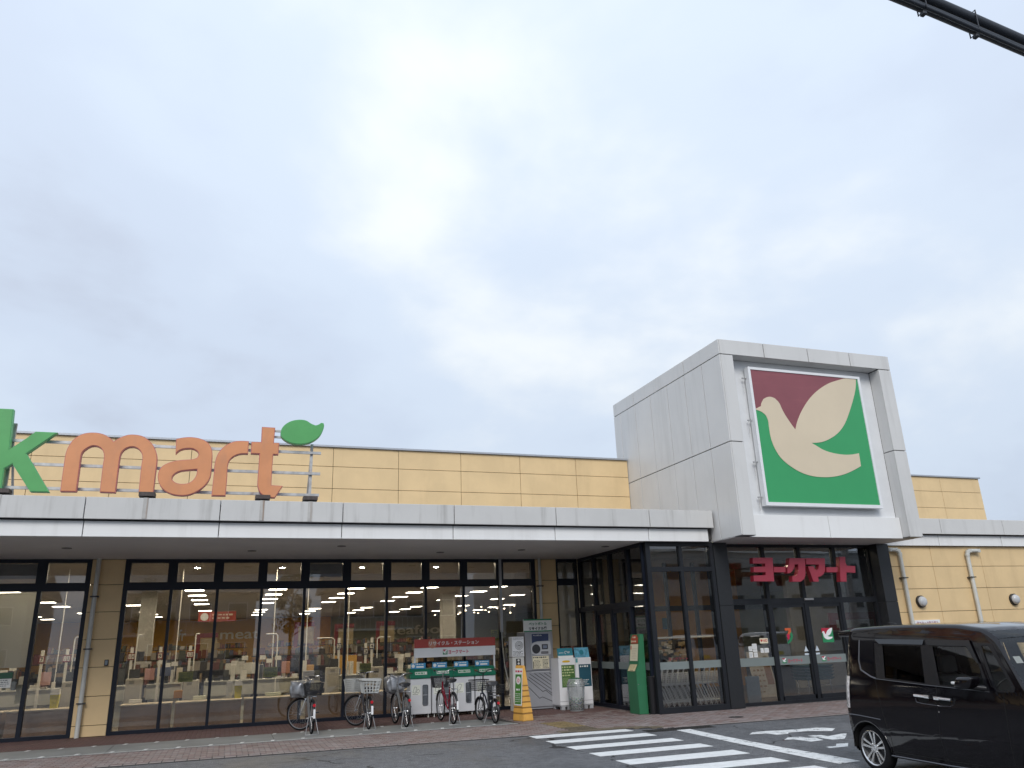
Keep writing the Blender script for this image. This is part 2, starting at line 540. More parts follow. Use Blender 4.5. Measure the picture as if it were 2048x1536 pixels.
for p in seen[:300]:
    me = BME[rnd.choice((0, 0, 1, 1, 2, 3))]
    o = link('brick', me, PAV, (p[0], p[1], rnd.uniform(-0.0015, 0.0015)), (rnd.uniform(-.006, .006), rnd.uniform(-.004, .004), 0))
sb = nb()
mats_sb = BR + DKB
def flat_brick(bm, x, y, mi, hx=0.0915, hy=0.0448):
    z = rnd.uniform(-0.0015, 0.0015)
    n0 = len(bm.faces)
    P = [(x - hx, y - hy), (x + hx, y - hy), (x + hx, y + hy), (x - hx, y + hy)]
    lo = [bm.verts.new((p[0], p[1], -0.02)) for p in P]
    c = 0.004
    md = [bm.verts.new((p[0], p[1], z - c)) for p in P]
    Q = [(x - hx + c, y - hy + c), (x + hx - c, y - hy + c), (x + hx - c, y + hy - c), (x - hx + c, y + hy - c)]
    hi = [bm.verts.new((p[0], p[1], z)) for p in Q]
    fs = [bm.faces.new(hi)]
    for k in range(4):
        fs.append(bm.faces.new((lo[k], lo[(k + 1) % 4], md[(k + 1) % 4], md[k])))
        fs.append(bm.faces.new((md[k], md[(k + 1) % 4], hi[(k + 1) % 4], hi[k])))
    for f in fs: f.material_index = mi
for p in spots:
    if p not in singles: flat_brick(sb, p[0], p[1], rnd.choice((0, 0, 1, 1, 2, 3)))
# dark brown inner bricks beneath the canopy
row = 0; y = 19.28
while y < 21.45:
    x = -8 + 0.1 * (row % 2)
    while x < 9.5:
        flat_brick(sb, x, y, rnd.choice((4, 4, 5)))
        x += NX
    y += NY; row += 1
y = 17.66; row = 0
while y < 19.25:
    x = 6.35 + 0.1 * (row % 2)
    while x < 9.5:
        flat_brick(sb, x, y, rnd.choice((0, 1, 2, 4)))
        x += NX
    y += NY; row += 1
# edging course laid along the kerb
x = -6.0
while x < 19:
    e = edge_y(x)
    if not (6.3 < x < 8.25): flat_brick(sb, x, e + 0.055, 3, hy=0.0465)
    x += NX
stuff(obj('bricks', sb, mats_sb, PAV))
# cycle strip of smooth concrete, with joints
b = nb()
xs = [-14, -11.3, -8.2, -5.1, -2.02, 1.05, 4.15, 6.22]
for a, c in zip(xs, xs[1:]):
    prism(b, [(a + 0.006, 17.66), (c - 0.006, 17.66), (c - 0.006 if c < 6 else 5.9, 19.22), (a + 0.006, 19.22)], -0.05, 0.0, plane='xy')
strip = structure(obj('cycle_parking_strip', b, CONC))
b = nb()
box(b, -14, 6.2, 17.662, 17.70, 0.004, 0.005)
obj('edge_line', b, PAINTW, strip)
tm = None
b = nb(); prism(b, [(-0.05, -0.16), (0.02, -0.16), (0.05, 0.02), (-0.02, 0.02)], 0.004, 0.005, plane='xy'); tm = to_mesh(b, 'bay_tick', PAINTW)
x = -8.35
while x < 6.0:
    link('bay_tick', tm, strip, (x, 17.87, 0))
    link('bay_tick', tm, strip, (x + 0.10, 19.19, 0))
    x += 0.585
# tactile paving
TAC = mat('tactile_tile_yellow', (0.24, 0.18, 0.085), 0.75, var=0.25, vscale=5)
TACD = mat('tactile_tile_worn', (0.13, 0.105, 0.07), 0.8, var=0.2, vscale=5)
tp = structure(obj('tactile_paving', (lambda q: (box(q, 6.28, 8.26, 15.38, 15.40, -0.006, -0.002), q)[1])(nb()), MORT))
def tac_tile(name, m, bars):
    b = nb(); box(b, -0.145, 0.145, -0.145, 0.145, -0.02, 0.001)
    if bars:
        for k in range(4): box(b, -0.105 + k * 0.07 - 0.012, -0.105 + k * 0.07 + 0.012, -0.13, 0.13, 0.001, 0.006)
    else:
        for i in range(4):
            for k in range(4): lathe(b, [(0.014, 0.001), (0.009, 0.006)], 6, c=(-0.105 + i * 0.07, -0.105 + k * 0.07, 0))
    return to_mesh(b, name, m)
tA = tac_tile('tactile_tile', TACD, False); tB = tac_tile('tactile_tile', TACD, True); tC = tac_tile('tactile_tile', TAC, True)
for k in range(7): link('tactile_tile', tA, tp, (6.45 + k * 0.3, edge_y(6.45 + k * .3) + 0.17, 0))
for k in range(6):
    for i in range(2): link('tactile_tile', tB if k < 2 else tC, tp, (6.77 + i * 0.3, 15.78 + k * 0.3, 0))
# drain covers
b = nb(); box(b, 7.78, 9.25, 14.52, 14.86, -0.019, -0.012)
for k in range(24): box(b, 7.80 + k * 0.06, 7.83 + k * 0.06, 14.54, 14.84, -0.012, -0.006)
tag(obj('drain_grate', b, mat('cast_iron', (0.03, 0.028, 0.026), 0.6, var=0.2)), 'dark iron drain grate in the road at the kerb beside the crossing', 'drain')
b = nb(); lathe(b, [(0.16, 0.001), (0.16, 0.006), (0.13, 0.008)], 28, c=(10.55, 15.75, 0))
tag(obj('valve_cover', b, MATS['cast_iron']), 'small round iron valve cover in the brick paving before the entrance column', 'cover')

# road markings
def mark(name, poly, m, parent=None):
    b = nb(); prism(b, poly, -0.017, -0.014, plane='xy')
    return obj(name, b, m, parent)
b = nb(); box(b, 5.62, 5.625, 9.0, 9.01, -0.0165, -0.016)
cw = None
for k, (ya, yb) in enumerate(((14.925, 15.36), (14.02, 14.46), (13.08, 13.495), (12.145, 12.565), (11.145, 11.61), (10.20, 10.65), (9.25, 9.70))):
    poly = [(5.60, ya), (7.64, ya), (7.65, yb), (5.60, yb)]
    if cw is None: cw = structure(mark('crosswalk', poly, PAINT))
    else: mark('stripe', poly, PAINT, cw)
b.free()
structure(mark('stop_line', [(8.75, 15.42), (8.46, 15.42), (8.30, 14.05), (8.16, 12.35), (8.04, 10.3), (8.02, 9.65), (8.41, 9.68), (8.44, 10.3), (8.43, 11.4), (8.49, 12.6), (8.60, 14.05)], PAINTW))
CH = [[(9.26, 13.35), (9.58, 13.37), (9.85, 13.28), (10.62, 13.25), (10.73, 13.11), (10.78, 12.94), (10.49, 12.68), (10.15, 12.92), (9.74, 12.95), (9.62, 12.79), (9.38, 12.81), (9.35, 13.08), (9.04, 13.13)],
      [(9.27, 12.36), (9.5, 12.33), (9.5, 12.11), (9.63, 12.09), (9.51, 11.75), (9.23, 11.71), (9.2, 12.12), (9.03, 12.14)],
      [(9.69, 12.35), (9.93, 12.31), (9.91, 12.10), (10.32, 12.25), (10.41, 12.22), (10.18, 11.97), (9.89, 11.68), (9.66, 11.71)],
      [(9.36, 11.26), (9.57, 11.23), (9.3, 10.93), (8.95, 10.94), (8.98, 11.08), (9.19, 11.07)]]
wd = None
for c in CH:
    if wd is None: wd = structure(mark('painted_road_character', c, PAINTW))
    else: mark('stroke', c, PAINTW, wd)

# ------------------------------------------------------------------ supermarket
SM = thing('supermarket', 'long yellow panelled supermarket with grey canopy and a cube tower over its entrance', 'building', (3.5, 21.5, 0))
def part(name, b, m, parent=SM, smooth=None): return obj(name, b, m, parent, (0, 0, 0), smooth=smooth, absolute=True)
def one(name, x0, x1, y0, y1, z0, z1, m, parent=SM, bev=0.0):
    b = nb(); cx_, cy_, cz_ = (x0 + x1) / 2, (y0 + y1) / 2, (z0 + z1) / 2
    box(b, x0 - cx_, x1 - cx_, y0 - cy_, y1 - cy_, z0 - cz_, z1 - cz_, bev)
    return obj(name, b, m, parent, (cx_, cy_, cz_), absolute=True)
# yellow cladding left of the tower: parapet
JX = [-13.97, -12.15, -10.33, -8.51, -6.69, -4.87, -3.05, -1.23, 0.59, 2.41, 4.23, 6.06, 7.89, 9.71, 11.49]
JZ = [4.30, 4.62, 5.24, 5.86, 6.47, 7.01]
wl = one('wall', -30, 11.49, 21.53, 21.80, 3.99, 7.0, GAP)
g = 0.006
for xa, xb in zip(JX, JX[1:]):
    for za, zb in zip(JZ, JZ[1:]):
        one('wall_panel', xa + g, xb - g, 21.50, 21.55, za + g, zb - g, YEL, wl, 0.004)
one('parapet_cap', -30, 11.47, 21.44, 21.86, 7.01, 7.06, CAPM)
one('roof', -30, 26.3, 22.3, 62.4, 6.6, 6.8, CAPM)
# parapet right of the tower
wr = one('wall', 17.2, 26.62, 21.93, 22.2, 4.3, 6.98, GAP)
for xa, xb in zip([17.5, 19.32, 21.14, 22.96, 24.70], [19.32, 21.14, 22.96, 24.70, 26.65]):
    for za, zb in zip(JZ, JZ[1:]):
        one('wall_panel', xa + g, xb - g, 21.90, 21.95, za + g, zb - g, YEL, wr, 0.004)
one('wall', 26.35, 26.65, 22.2, 62, 4.3, 6.98, YEL)
one('parapet_cap', 17.2, 26.70, 21.84, 22.25, 7.01, 7.06, CAPM)
# yellow piers in the glazed front
def pier(x0, x1, yf, zs, back):
    w = one('pier', x0 + 0.02, x1 - 0.02, yf + 0.03, back, 0, 3.95, GAP)
    for za, zb in zip(zs, zs[1:]):
        one('wall_panel', x0 + .004, x1 - .004, yf, yf + 0.05, za + g, zb - g, YEL, w, 0.004)
ZP = [0.0, 0.24, 0.86, 1.49, 2.11, 2.73, 3.36, 3.955]
pier(-3.20, -2.47, 21.42, ZP, 21.7)
pier(8.21, 8.85, 21.42, ZP, 21.7)
# right hand wall
wr2 = one('wall', 17.22, 40, 17.83, 18.1, 0, 3.95, GAP)
RX = [17.24, 19.15, 21.05, 22.95, 24.85, 26.75, 28.65, 30.5]
for xa, xb in zip(RX, RX[1:]):
    for za, zb in zip([0.0, 0.25, 0.87, 1.50, 2.12, 2.75, 3.37, 3.945], [0.25, 0.87, 1.50, 2.12, 2.75, 3.37, 3.945]):
        one('wall_panel', xa + g, xb - g, 17.80, 17.85, za + g, zb - g, YEL, wr2, 0.004)
# canopy
cn = one('canopy', -30, 11.49, 17.32, 21.49, 4.02, 4.55, GAP)
one('soffit', -30, 11.36, 17.27, 21.50, 3.965, 4.00, SOFF, cn)
CJ = [-12.75, -10.27, -7.79, -5.31, -2.82, -0.328, 2.165, 4.65, 7.14, 9.63]
for i, (xa, xb) in enumerate(zip(CJ, CJ[1:] + [11.34])):
    one('fascia_panel', xa + .008, xb - .008, 17.22, 17.27, 3.955, 4.262, WHITEP, cn, 0.005)
for i, (xa, xb) in enumerate(zip(CJ, CJ[1:] + [11.45])):
    one('fascia_panel', xa + .008, xb - .008, 17.10, 17.15, 4.285, 4.715, STAINP, cn, 0.006)
one('drip_tray', -30, 11.44, 17.15, 17.34, 4.29, 4.32, mat('underside_metal', (0.13, 0.13, 0.135), 0.5), cn)
one('coping', -30, 11.45, 17.15, 21.48, 4.62, 4.71, CAPM, cn)
SL = mat('soffit_disc', (0.18, 0.18, 0.18), 0.5)
for x, y in ((-3.4, 19.2), (2.35, 18.6), (7.0, 19.2), (0.4, 19.6), (5.0, 19.8), (9.0, 18.4)):
    b = nb(); lathe(b, [(0.10, 0), (0.10, -0.012), (0.075, -0.016)], 20, c=(0, 0, 0)); obj('soffit_vent', b, SL, cn, (x, y, 3.964), absolute=True)
cr = one('canopy', 17.16, 40, 17.76, 21.8, 4.0, 4.55, GAP)
RJ = [17.15, 19.45, 21.92, 24.4, 26.9, 29.4]
for xa, xb in zip(RJ, RJ[1:]):
    one('fascia_panel', xa + .008, xb - .008, 17.70, 17.75, 3.95, 4.25, WHITEP, cr, 0.005)
    one('fascia_panel', xa + .008 + .05, xb - .008 + .05, 17.58, 17.63, 4.275, 4.72, GREYP, cr, 0.006)
one('drip_tray', 17.16, 30, 17.63, 17.78, 4.28, 4.31, MATS['underside_metal'], cr)
one('coping', 17.16, 30, 17.63, 21.88, 4.62, 4.69, CAPM, cr)
one('soffit', 17.16, 30, 17.74, 17.80, 3.955, 3.98, SOFF, cr)
# tower
tw = one('tower', 11.54, 17.09, 16.46, 22.16, 4.0, 8.99, GAP)
b = nb(); box(b, 11.54, 11.87, 16.08, 16.46, 4.0, 8.99); box(b, 16.73, 17.09, 16.08, 16.46, 4.0, 8.99); box(b, 11.87, 16.73, 16.08, 16.46, 8.66, 8.99)
part('tower_core', b, GAP, tw)
TY = [16.92, 17.81, 18.76, 19.755, 20.73, 21.73, 22.2]
q = 0.011
for ya, yb in zip([16.04] + TY, TY):
    for za, zb in ((3.96, 6.29), (6.29, 8.62)):
        one('tower_panel', 11.50, 11.535, ya + q, yb - q, za + q, zb - q, GREYP, tw, 0.004)
        one('tower_panel', 17.095, 17.13, ya + q, yb - q, za + q, zb - q, GREYP, tw, 0.004)
for ya, yb in ((16.04, 17.78), (17.78, 20.78), (20.78, 22.2)):
    one('tower_panel', 11.50, 11.535, ya + q, yb - q, 8.62 + q, 9.03, GREYP, tw, 0.004)
    one('tower_panel', 17.095, 17.13, ya + q, yb - q, 8.62 + q, 9.03, GREYP, tw, 0.004)
for xa, xb in ((11.50, 12.90), (12.90, 14.33), (14.33, 15.74), (15.74, 17.13)):
    one('tower_panel', xa + (q if xa > 11.6 else 0.037), xb - (q if xb < 17 else 0.037), 16.04, 16.075, 8.62 + q, 9.03, GREYP, tw, 0.004)
for za, zb in ((3.96, 6.29), (6.29, 8.62)):
    one('tower_panel', 11.537, 11.90, 16.04, 16.075, za + q, zb - q, GREYP, tw, 0.004)
    one('tower_panel', 16.70, 17.093, 16.04, 16.075, za + q, zb - q, GREYP, tw, 0.004)
    one('reveal_panel', 16.70, 16.73, 16.08, 16.41, za + q, zb - q, GREYP, tw, 0.003)
    one('reveal_panel', 11.87, 11.90, 16.08, 16.41, za + q, zb - q, GREYP, tw, 0.003)
one('reveal_panel', 11.905, 16.695, 16.08, 16.41, 8.63, 8.66, GREYP, tw)
one('sign_backing', 11.90, 16.70, 16.42, 16.455, 4.5, 8.63, BACKP, tw)
one('roof_cap', 11.53, 17.10, 16.08, 22.2, 8.99, 9.025, CAPM, tw)
one('tower_panel', 11.54, 17.09, 22.165, 22.2, 7.0, 9.02, GREYP, tw)
for xa, xb in ((11.905, 14.345), (14.345, 16.695)):
    one('white_band', xa + .006, xb - .006, 16.29, 16.34, 3.955, 4.505, WHITEP, tw, 0.005)
one('band_ledge', 11.905, 16.695, 16.34, 16.42, 4.47, 4.50, BACKP, tw)
one('soffit', 11.51, 17.12, 16.345, 17.9, 3.955, 3.985, SOFF, tw)
one('soffit_edge', 11.51, 11.90, 16.05, 16.34, 3.962, 3.985, MATS['underside_metal'], tw); one('soffit_edge', 16.70, 17.12, 16.05, 16.34, 3.962, 3.985, MATS['underside_metal'], tw)
# glazed front: one window per bay
def bay(x0, x1, y=21.5, zb=0.08, zt0=3.22, zt1=3.39, ztop=3.875, uL=0.11, uR=0.11, lL=0.035, lR=0.035, pl=GLASS):
    b = nb()
    ya, yb = y - 0.07, y + 0.07
    box(b, x0, x1, ya, yb, 0.0, zb)
    box(b, x0, x1, ya, yb, zt0, zt1)
    box(b, x0, x1, ya, yb, ztop, 3.96)
    box(b, x0, x0 + lL, ya, yb, zb, zt0); box(b, x1 - lR, x1, ya, yb, zb, zt0)
    box(b, x0, x0 + uL, ya, yb, zt1, ztop); box(b, x1 - uR, x1, ya, yb, zt1, ztop)
    box(b, x0 + uL, x1 - uR, ya + 0.02, yb - 0.02, zt1, zt1 + 0.02)
    w = part('window', b, FRAME)
    one('pane', x0 + lL - .01, x1 - lR + .01, y - 0.004, y + 0.004, zb - .01, zt0 + .01, pl, w)
    one('transom_pane', x0 + uL - .01, x1 - uR + .01, y - 0.004, y + 0.004, zt1, ztop + .01, pl, w)
    return w
for x0, x1, uL, uR, lL, lR in ((-7.42, -6.36, .11, .11, .035, .035), (-6.36, -5.30, .11, .11, .035, .035), (-5.30, -4.24, .11, .11, .035, .05), (-4.24, -3.20, .11, .11, .04, .09)):
    bay(x0, x1, uL=uL, uR=uR, lL=lL, lR=lR)
MX = [-2.47, -1.39, -0.32, 0.74, 1.80, 2.87, 3.94, 5.0, 6.07, 7.13, 8.20]
for i, (x0, x1) in enumerate(zip(MX, MX[1:])):
    bay(x0, x1, uL=.13 if i == 0 else .11, lL=.10 if i == 0 else .035, lR=.07 if i == 9 else .035, uR=.12 if i == 9 else .11)
bay(8.86, 9.52, uL=.05, uR=.05, pl=GLASS2)
# vestibule front, beside the entrance
for x0, x1 in ((9.60, 10.58), (10.58, 11.53)):
    b = nb(); ya, yb = 17.39, 17.51
    zz = [(0, .13), (3.24, 3.35), (3.86, 3.96)]
    for a, c in zz: box(b, x0, x1, ya, yb, a, c)
    L = 0.12 if x0 < 10 else 0.045; R = 0.045 if x0 < 10 else 0.10
    for a, c in ((.13, 3.24), (3.35, 3.86)):
        box(b, x0, x0 + L, ya, yb, a, c); box(b, x1 - R, x1, ya, yb, a, c)
    w = part('window', b, FRAME2)
    one('pane', x0 + L - .01, x1 - R + .01, 17.446, 17.454, .12, 3.25, GLASS2, w)
    one('transom_pane', x0 + L - .01, x1 - R + .01, 17.446, 17.454, 3.34, 3.87, GLASS2, w)
    one('frosted_strip', x0 + L, x1 - R, 17.440, 17.443, 0.96, 1.13, FROST, w)
# vestibule side wall
SYS = [17.53, 18.37, 19.42, 20.43, 21.42]
for i, (y0, y1) in enumerate(zip(SYS, SYS[1:])):
    b = nb(); xa, xb = 9.54, 9.66
    for a, c in ((0, .10), (2.46, 2.59), (3.88, 3.96)): box(b, xa, xb, y0, y1, a, c)
    t = 0.05
    for a, c in ((.10, 2.46), (2.59, 3.88)):
        box(b, xa, xb, y0, y0 + t, a, c); box(b, xa, xb, y1 - t, y1, a, c)
    if i in (1, 2):
        box(b, xa + .02, xb - .02, y0 + t, y1 - t, 2.34, 2.46); box(b, xa + .02, xb - .02, y0 + t, y0 + t + .06, .1, 2.34); box(b, xa + .02, xb - .02, y1 - t - .06, y1 - t, .1, 2.34)
    w = part('window' if i not in (1, 2) else 'sliding_door', b, FRAME)
    one('pane', 9.597, 9.603, y0 + t - .01, y1 - t + .01, .09, 2.47, GLASS2, w)
    one('transom_pane', 9.597, 9.603, y0 + t - .01, y1 - t + .01, 2.58, 3.89, GLASS2, w)
    one('frosted_strip', 9.590, 9.593, y0 + t, y1 - t, 0.96, 1.13, FROST, w)
# entrance columns
for x0, x1 in ((11.55, 11.95), (16.80, 17.21)):
    c = None
    for za, zb in ((0, 2.40), (2.40, 3.955)):
        if c is None: c = one('column', x0 + .01, x1 - .01, 17.41, 17.80, 0, 3.95, GAP)
        one('stone_slab', x0, x1, 17.38, 17.81, za + .003, zb - .003, STONE, c, 0.004)
# entrance glazing
YE = 17.75
ent = [(11.95, 13.26, 0), (13.26, 14.41, 1), (14.41, 15.58, 1), (15.58, 16.80, 0)]
DOORS = []
for x0, x1, d in ent:
    b = nb(); ya, yb = YE - 0.06, YE + 0.06
    box(b, x0, x1, ya, yb, 2.42, 2.56); box(b, x0, x1, ya, yb, 3.88, 3.955)
    box(b, x0, x1, ya, yb, 0, .08)
    l = .05
    for a, c in ((.08, 2.42), (2.56, 3.88)):
        box(b, x0, x0 + l, ya, yb, a, c); box(b, x1 - l, x1, ya, yb, a, c)
    if d:
        box(b, x0 + l, x1 - l, ya + .02, yb - .02, 2.33, 2.42); box(b, x0 + l, x0 + l + .05, ya + .02, yb - .02, .08, 2.33); box(b, x1 - l - .05, x1 - l, ya + .02, yb - .02, .08, 2.33)
        box(b, x0 + l, x1 - l, ya + .02, yb - .02, .08, .18)
    w = part('sliding_door' if d else 'window', b, FRAME2)
    DOORS.append(w)
    one('pane', x0 + l - .01, x1 - l + .01, YE - .004, YE + .004, .07, 2.43, GLASS2, w)
    one('transom_pane', x0 + l - .01, x1 - l + .01, YE - .004, YE + .004, 2.55, 3.89, GLASS2, w)
    one('frosted_strip', x0 + l + (.05 if d else 0), x1 - l - (.05 if d else 0), YE - .012, YE - .009, 0.92, 1.12, FROST, w)
b = nb(); box(b, 14.36, 14.64, YE - .12, YE - .06, 2.495, 2.55, 0.008); part('door_sensor', b, mat('sensor_grey', (0.33, 0.33, 0.34), 0.4))
# inner door row behind the lobby
b = nb()
for x in (9.7, 11.4, 12.75, 13.75, 15.0, 16.3): box(b, x - .05, x + .05, 21.95, 22.05, 0, 3.9)
box(b, 9.65, 17.2, 21.95, 22.05, 2.45, 2.60)
part('inner_door_frame', b, FRAME)
# shop shell
INW = mat('interior_wall', (0.45, 0.42, 0.36), 0.8); CEIL = mat('interior_ceiling', (0.42, 0.38, 0.34), 0.8)
FLR = mat('interior_floor', (0.30, 0.27, 0.23), 0.35)
one('ceiling', -26, 30, 21.6, 62, 3.97, 4.05, CEIL)
one('ceiling', 9.68, 17.2, 17.82, 21.59, 3.99, 4.05, CEIL)
one('floor', -26, 9.5, 21.6, 62, -0.012, 0.004, FLR); one('floor', 9.5, 30, 17.6, 62, -0.012, 0.005, mat('lobby_floor', (0.10, 0.09, 0.085), 0.4))
OCH = mat('ochre_interior_wall', (0.60, 0.33, 0.07), 0.8, var=0.12, vscale=0.2); OLV = mat('olive_interior_wall', (0.30, 0.31, 0.22), 0.8, var=0.1, vscale=0.3)
ORW = mat('orange_interior_wall', (0.66, 0.30, 0.05), 0.8, var=0.1)
one('interior_wall', -26, 5.5, 62, 62.3, 0, 3.97, OCH); one('interior_wall', 5.5, 7.2, 61.9, 62.3, 0, 3.97, ORW); one('interior_wall', 7.2, 30, 62, 62.3, 0, 3.97, OLV)
one('interior_wall', -26.3, -26, 21.6, 62.3, 0, 3.97, OCH); one('interior_wall', 30, 30.3, 18.1, 62.3, 0, 3.97, OLV)
one('interior_wall', 12.6, 17.4, 25.0, 25.2, 0, 3.97, mat('lobby_orange_wall', (0.66, 0.36, 0.10), 0.8, var=0.08))
one('interior_wall', 17.4, 30, 22.2, 22.4, 0, 3.97, INW)
one('interior_wall', 8.9, 12.3, 22.25, 22.35, 1.55, 3.97, mat('white_partition', (0.66, 0.65, 0.62), 0.8))
one('interior_column', -3.14, -2.62, 33.0, 33.5, 0, 3.97, INW); one('interior_column', 9.2, 9.8, 36.0, 36.6, 0, 3.97, INW)
one('wall_panel', -30, -7.43, 21.45, 21.7, 0, 3.95, YEL)

# ------------------------------------------------------------------ rooftop sign
SK = [(-4.571,6.426),(-4.319,6.429),(-4.271,5.603),(-4.291,5.577),(-3.875,5.995),(-3.495,5.995),(-3.972,5.542),(-3.483,4.798),(-3.808,4.797),(-4.181,5.327),(-4.303,5.232),(-4.294,4.796),(-4.547,4.797)]
SMm = [(-3.297,4.816),(-3.301,5.378),(-3.298,5.58),(-3.26,5.743),(-3.176,5.892),(-3.04,5.994),(-2.865,6.029),(-2.697,6.012),(-2.568,5.949),(-2.467,5.859),(-2.37,5.942),(-2.239,6.01),(-2.102,6.026),(-1.943,5.999),(-1.809,5.909),(-1.702,5.774),(-1.639,5.619),(-1.621,5.48),(-1.625,5.238),(-1.625,4.829),(-1.9,4.825),(-1.908,5.365),(-1.905,5.555),(-1.939,5.658),(-2.017,5.741),(-2.12,5.768),(-2.224,5.732),(-2.298,5.642),(-2.317,5.538),(-2.32,5.366),(-2.319,4.818),(-2.602,4.822),(-2.61,5.338),(-2.609,5.542),(-2.649,5.669),(-2.732,5.739),(-2.839,5.754),(-2.937,5.698),(-3.007,5.61),(-3.019,5.491),(-3.017,5.272),(-3.015,4.819)]
SA = [(-1.307,5.972),(-1.174,6.012),(-1.01,6.028),(-0.841,6.005),(-0.701,5.938),(-0.616,5.831),(-0.577,5.704),(-0.569,5.521),(-0.566,5.321),(-0.586,5.158),(-0.666,5.012),(-0.795,4.892),(-0.952,4.812),(-1.112,4.79),(-1.292,4.817),(-1.444,4.9),(-1.545,5.038),(-1.581,5.195),(-1.551,5.338),(-1.448,5.44),(-1.276,5.51),(-1.082,5.542),(-0.935,5.561),(-0.864,5.6),(-0.842,5.665),(-0.875,5.727),(-0.954,5.775),(-1.054,5.783),(-1.168,5.76),(-1.245,5.711),(-1.289,5.651)]
SAH = [(-0.851,5.347),(-0.997,5.327),(-1.158,5.299),(-1.259,5.242),(-1.302,5.178),(-1.304,5.116),(-1.233,5.056),(-1.118,5.033),(-0.99,5.055),(-0.898,5.129),(-0.85,5.239)]
SR = [(-0.525,4.805),(-0.515,5.268),(-0.513,5.487),(-0.477,5.672),(-0.387,5.824),(-0.259,5.932),(-0.108,5.99),(0.133,5.998),(0.135,5.721),(-0.037,5.706),(-0.152,5.649),(-0.231,5.553),(-0.253,5.406),(-0.247,5.205),(-0.25,4.809)]
ST = [(0.378,6.331),(0.656,6.327),(0.649,5.99),(0.759,5.991),(0.756,5.731),(0.65,5.73),(0.646,5.347),(0.651,5.061),(0.886,5.049),(0.74,4.794),(0.575,4.803),(0.45,4.872),(0.392,4.971),(0.367,5.079),(0.366,5.374),(0.364,5.731),(0.19,5.729),(0.186,5.988),(0.384,5.992)]
SLEAF = [(0.777,6.203),(0.794,6.319),(0.87,6.42),(0.992,6.499),(1.154,6.538),(1.301,6.527),(1.415,6.461),(1.508,6.428),(1.572,6.451),(1.626,6.493),(1.677,6.49),(1.694,6.428),(1.671,6.309),(1.611,6.189),(1.505,6.086),(1.362,6.011),(1.182,5.979),(1.019,5.994),(0.89,6.046),(0.805,6.118)]
SGN = mat('sign_green_face', (0.09, 0.37, 0.11), 0.4, var=0.06, vscale=1.5, grime=((0.12, 0.30, 0.12), 0.35, (1.5, 1.5, .7)))
SGE = mat('sign_green_edge', (0.10, 0.42, 0.16), 0.45, var=0.06)
SOR = mat('sign_orange_face', (0.66, 0.275, 0.12), 0.45, var=0.06, vscale=2, grime=((0.50, 0.24, 0.14), 0.5, (2, 2, 0.8)))
SOE = mat('sign_pink_edge', (0.52, 0.16, 0.15), 0.5, var=0.05)
rs = thing('rooftop_sign', 'rooftop sign of green and orange letters with a green leaf on steel rails', 'sign', (-1.4, 17.3, 4.70))
def letter(poly, hole, fm, em, name='letter'):
    P = smooth_poly(poly); H = smooth_poly(hole) if hole else None
    b = nb(); prism(b, P, 17.165, 17.29, H); o = obj(name, b, em, rs, (0, 0, 0), absolute=True)
    # face sheet set inside a raised rim
    c = Vector((sum(p[0] for p in P) / len(P), sum(p[1] for p in P) / len(P)))
    b = nb()
    def inset(Q, d):
        n = len(Q); out = []
        area = sum(Q[i][0] * Q[(i + 1) % n][1] - Q[(i + 1) % n][0] * Q[i][1] for i in range(n))
        s = 1 if area > 0 else -1
        for i in range(n):
            a = (Vector(Q[i]) - Vector(Q[i - 1])); e = (Vector(Q[(i + 1) % n]) - Vector(Q[i]))
            if a.length < 1e-7 or e.length < 1e-7: out.append(Q[i]); continue
            a.normalize(); e.normalize()
            n1 = Vector((-a.y, a.x)) * s; n2 = Vector((-e.y, e.x)) * s
            m = (n1 + n2); k = m.length
            if k < 0.3: out.append(tuple(Vector(Q[i]) + n1 * d)); continue
            m = m / k * d / max(0.5, (m / k).dot(n1))
            out.append((Q[i][0] + m.x, Q[i][1] + m.y))
        return out
    prism(b, inset(P, 0.013), 17.155, 17.168, inset(H, -0.013) if H else None)
    obj('face', b, fm, o, (0, 0, 0), absolute=True)
letter(SK, None, SGN, SGE); letter(SMm, None, SOR, SOE); letter(SA, SAH, SOR, SOE); letter(SR, None, SOR, SOE); letter(ST, None, SOR, SOE)
letter(SLEAF, None, SGN, SGE, 'leaf_emblem')
for z, x1 in ((5.843, 1.67), (5.379, 1.67), (4.904, 1.665)):
    b = nb(); box(b, -7.5, x1, 17.33, 17.38, z - .028, z + .028); part('rail', b, GALV, rs)
for z in (6.294, 6.158):
    b = nb(); box(b, 0.46, 1.35, 17.30, 17.35, z - .022, z + .022); part('rail', b, GALV, rs)
for x, h in ((1.47, 6.05), (0.49, 6.2), (-1.74, 5.9), (-4.30, 6.2), (-6.8, 5.9)):
    b = nb(); box(b, x - .03, x + .03, 17.385, 17.44, 4.72, h)
    tube(b, [(x, 17.43, 5.85), (x, 18.1, 4.74)], 0.025, 6); box(b, x - .07, x + .07, 17.28, 17.55, 4.70, 4.725)
    part('post', b, GALV, rs)
    b = nb(); box(b, x - .15, x + .15, 17.10, 17.36, 4.76, 4.84); part('foot', b, mat('rusty_foot', (0.075, 0.06, 0.055), 0.7, var=0.3, vscale=9), rs)
    b = nb(); box(b, x - .045, x + .045, 17.092, 17.099, 4.30, 4.72)
    part('cover_strip', b, mat('cover_strip_metal', (0.46, 0.45, 0.43), 0.45, var=0.1, vscale=5, grime=((0.22, 0.12, 0.06), 0.8, (12, 12, 0.5))), rs)
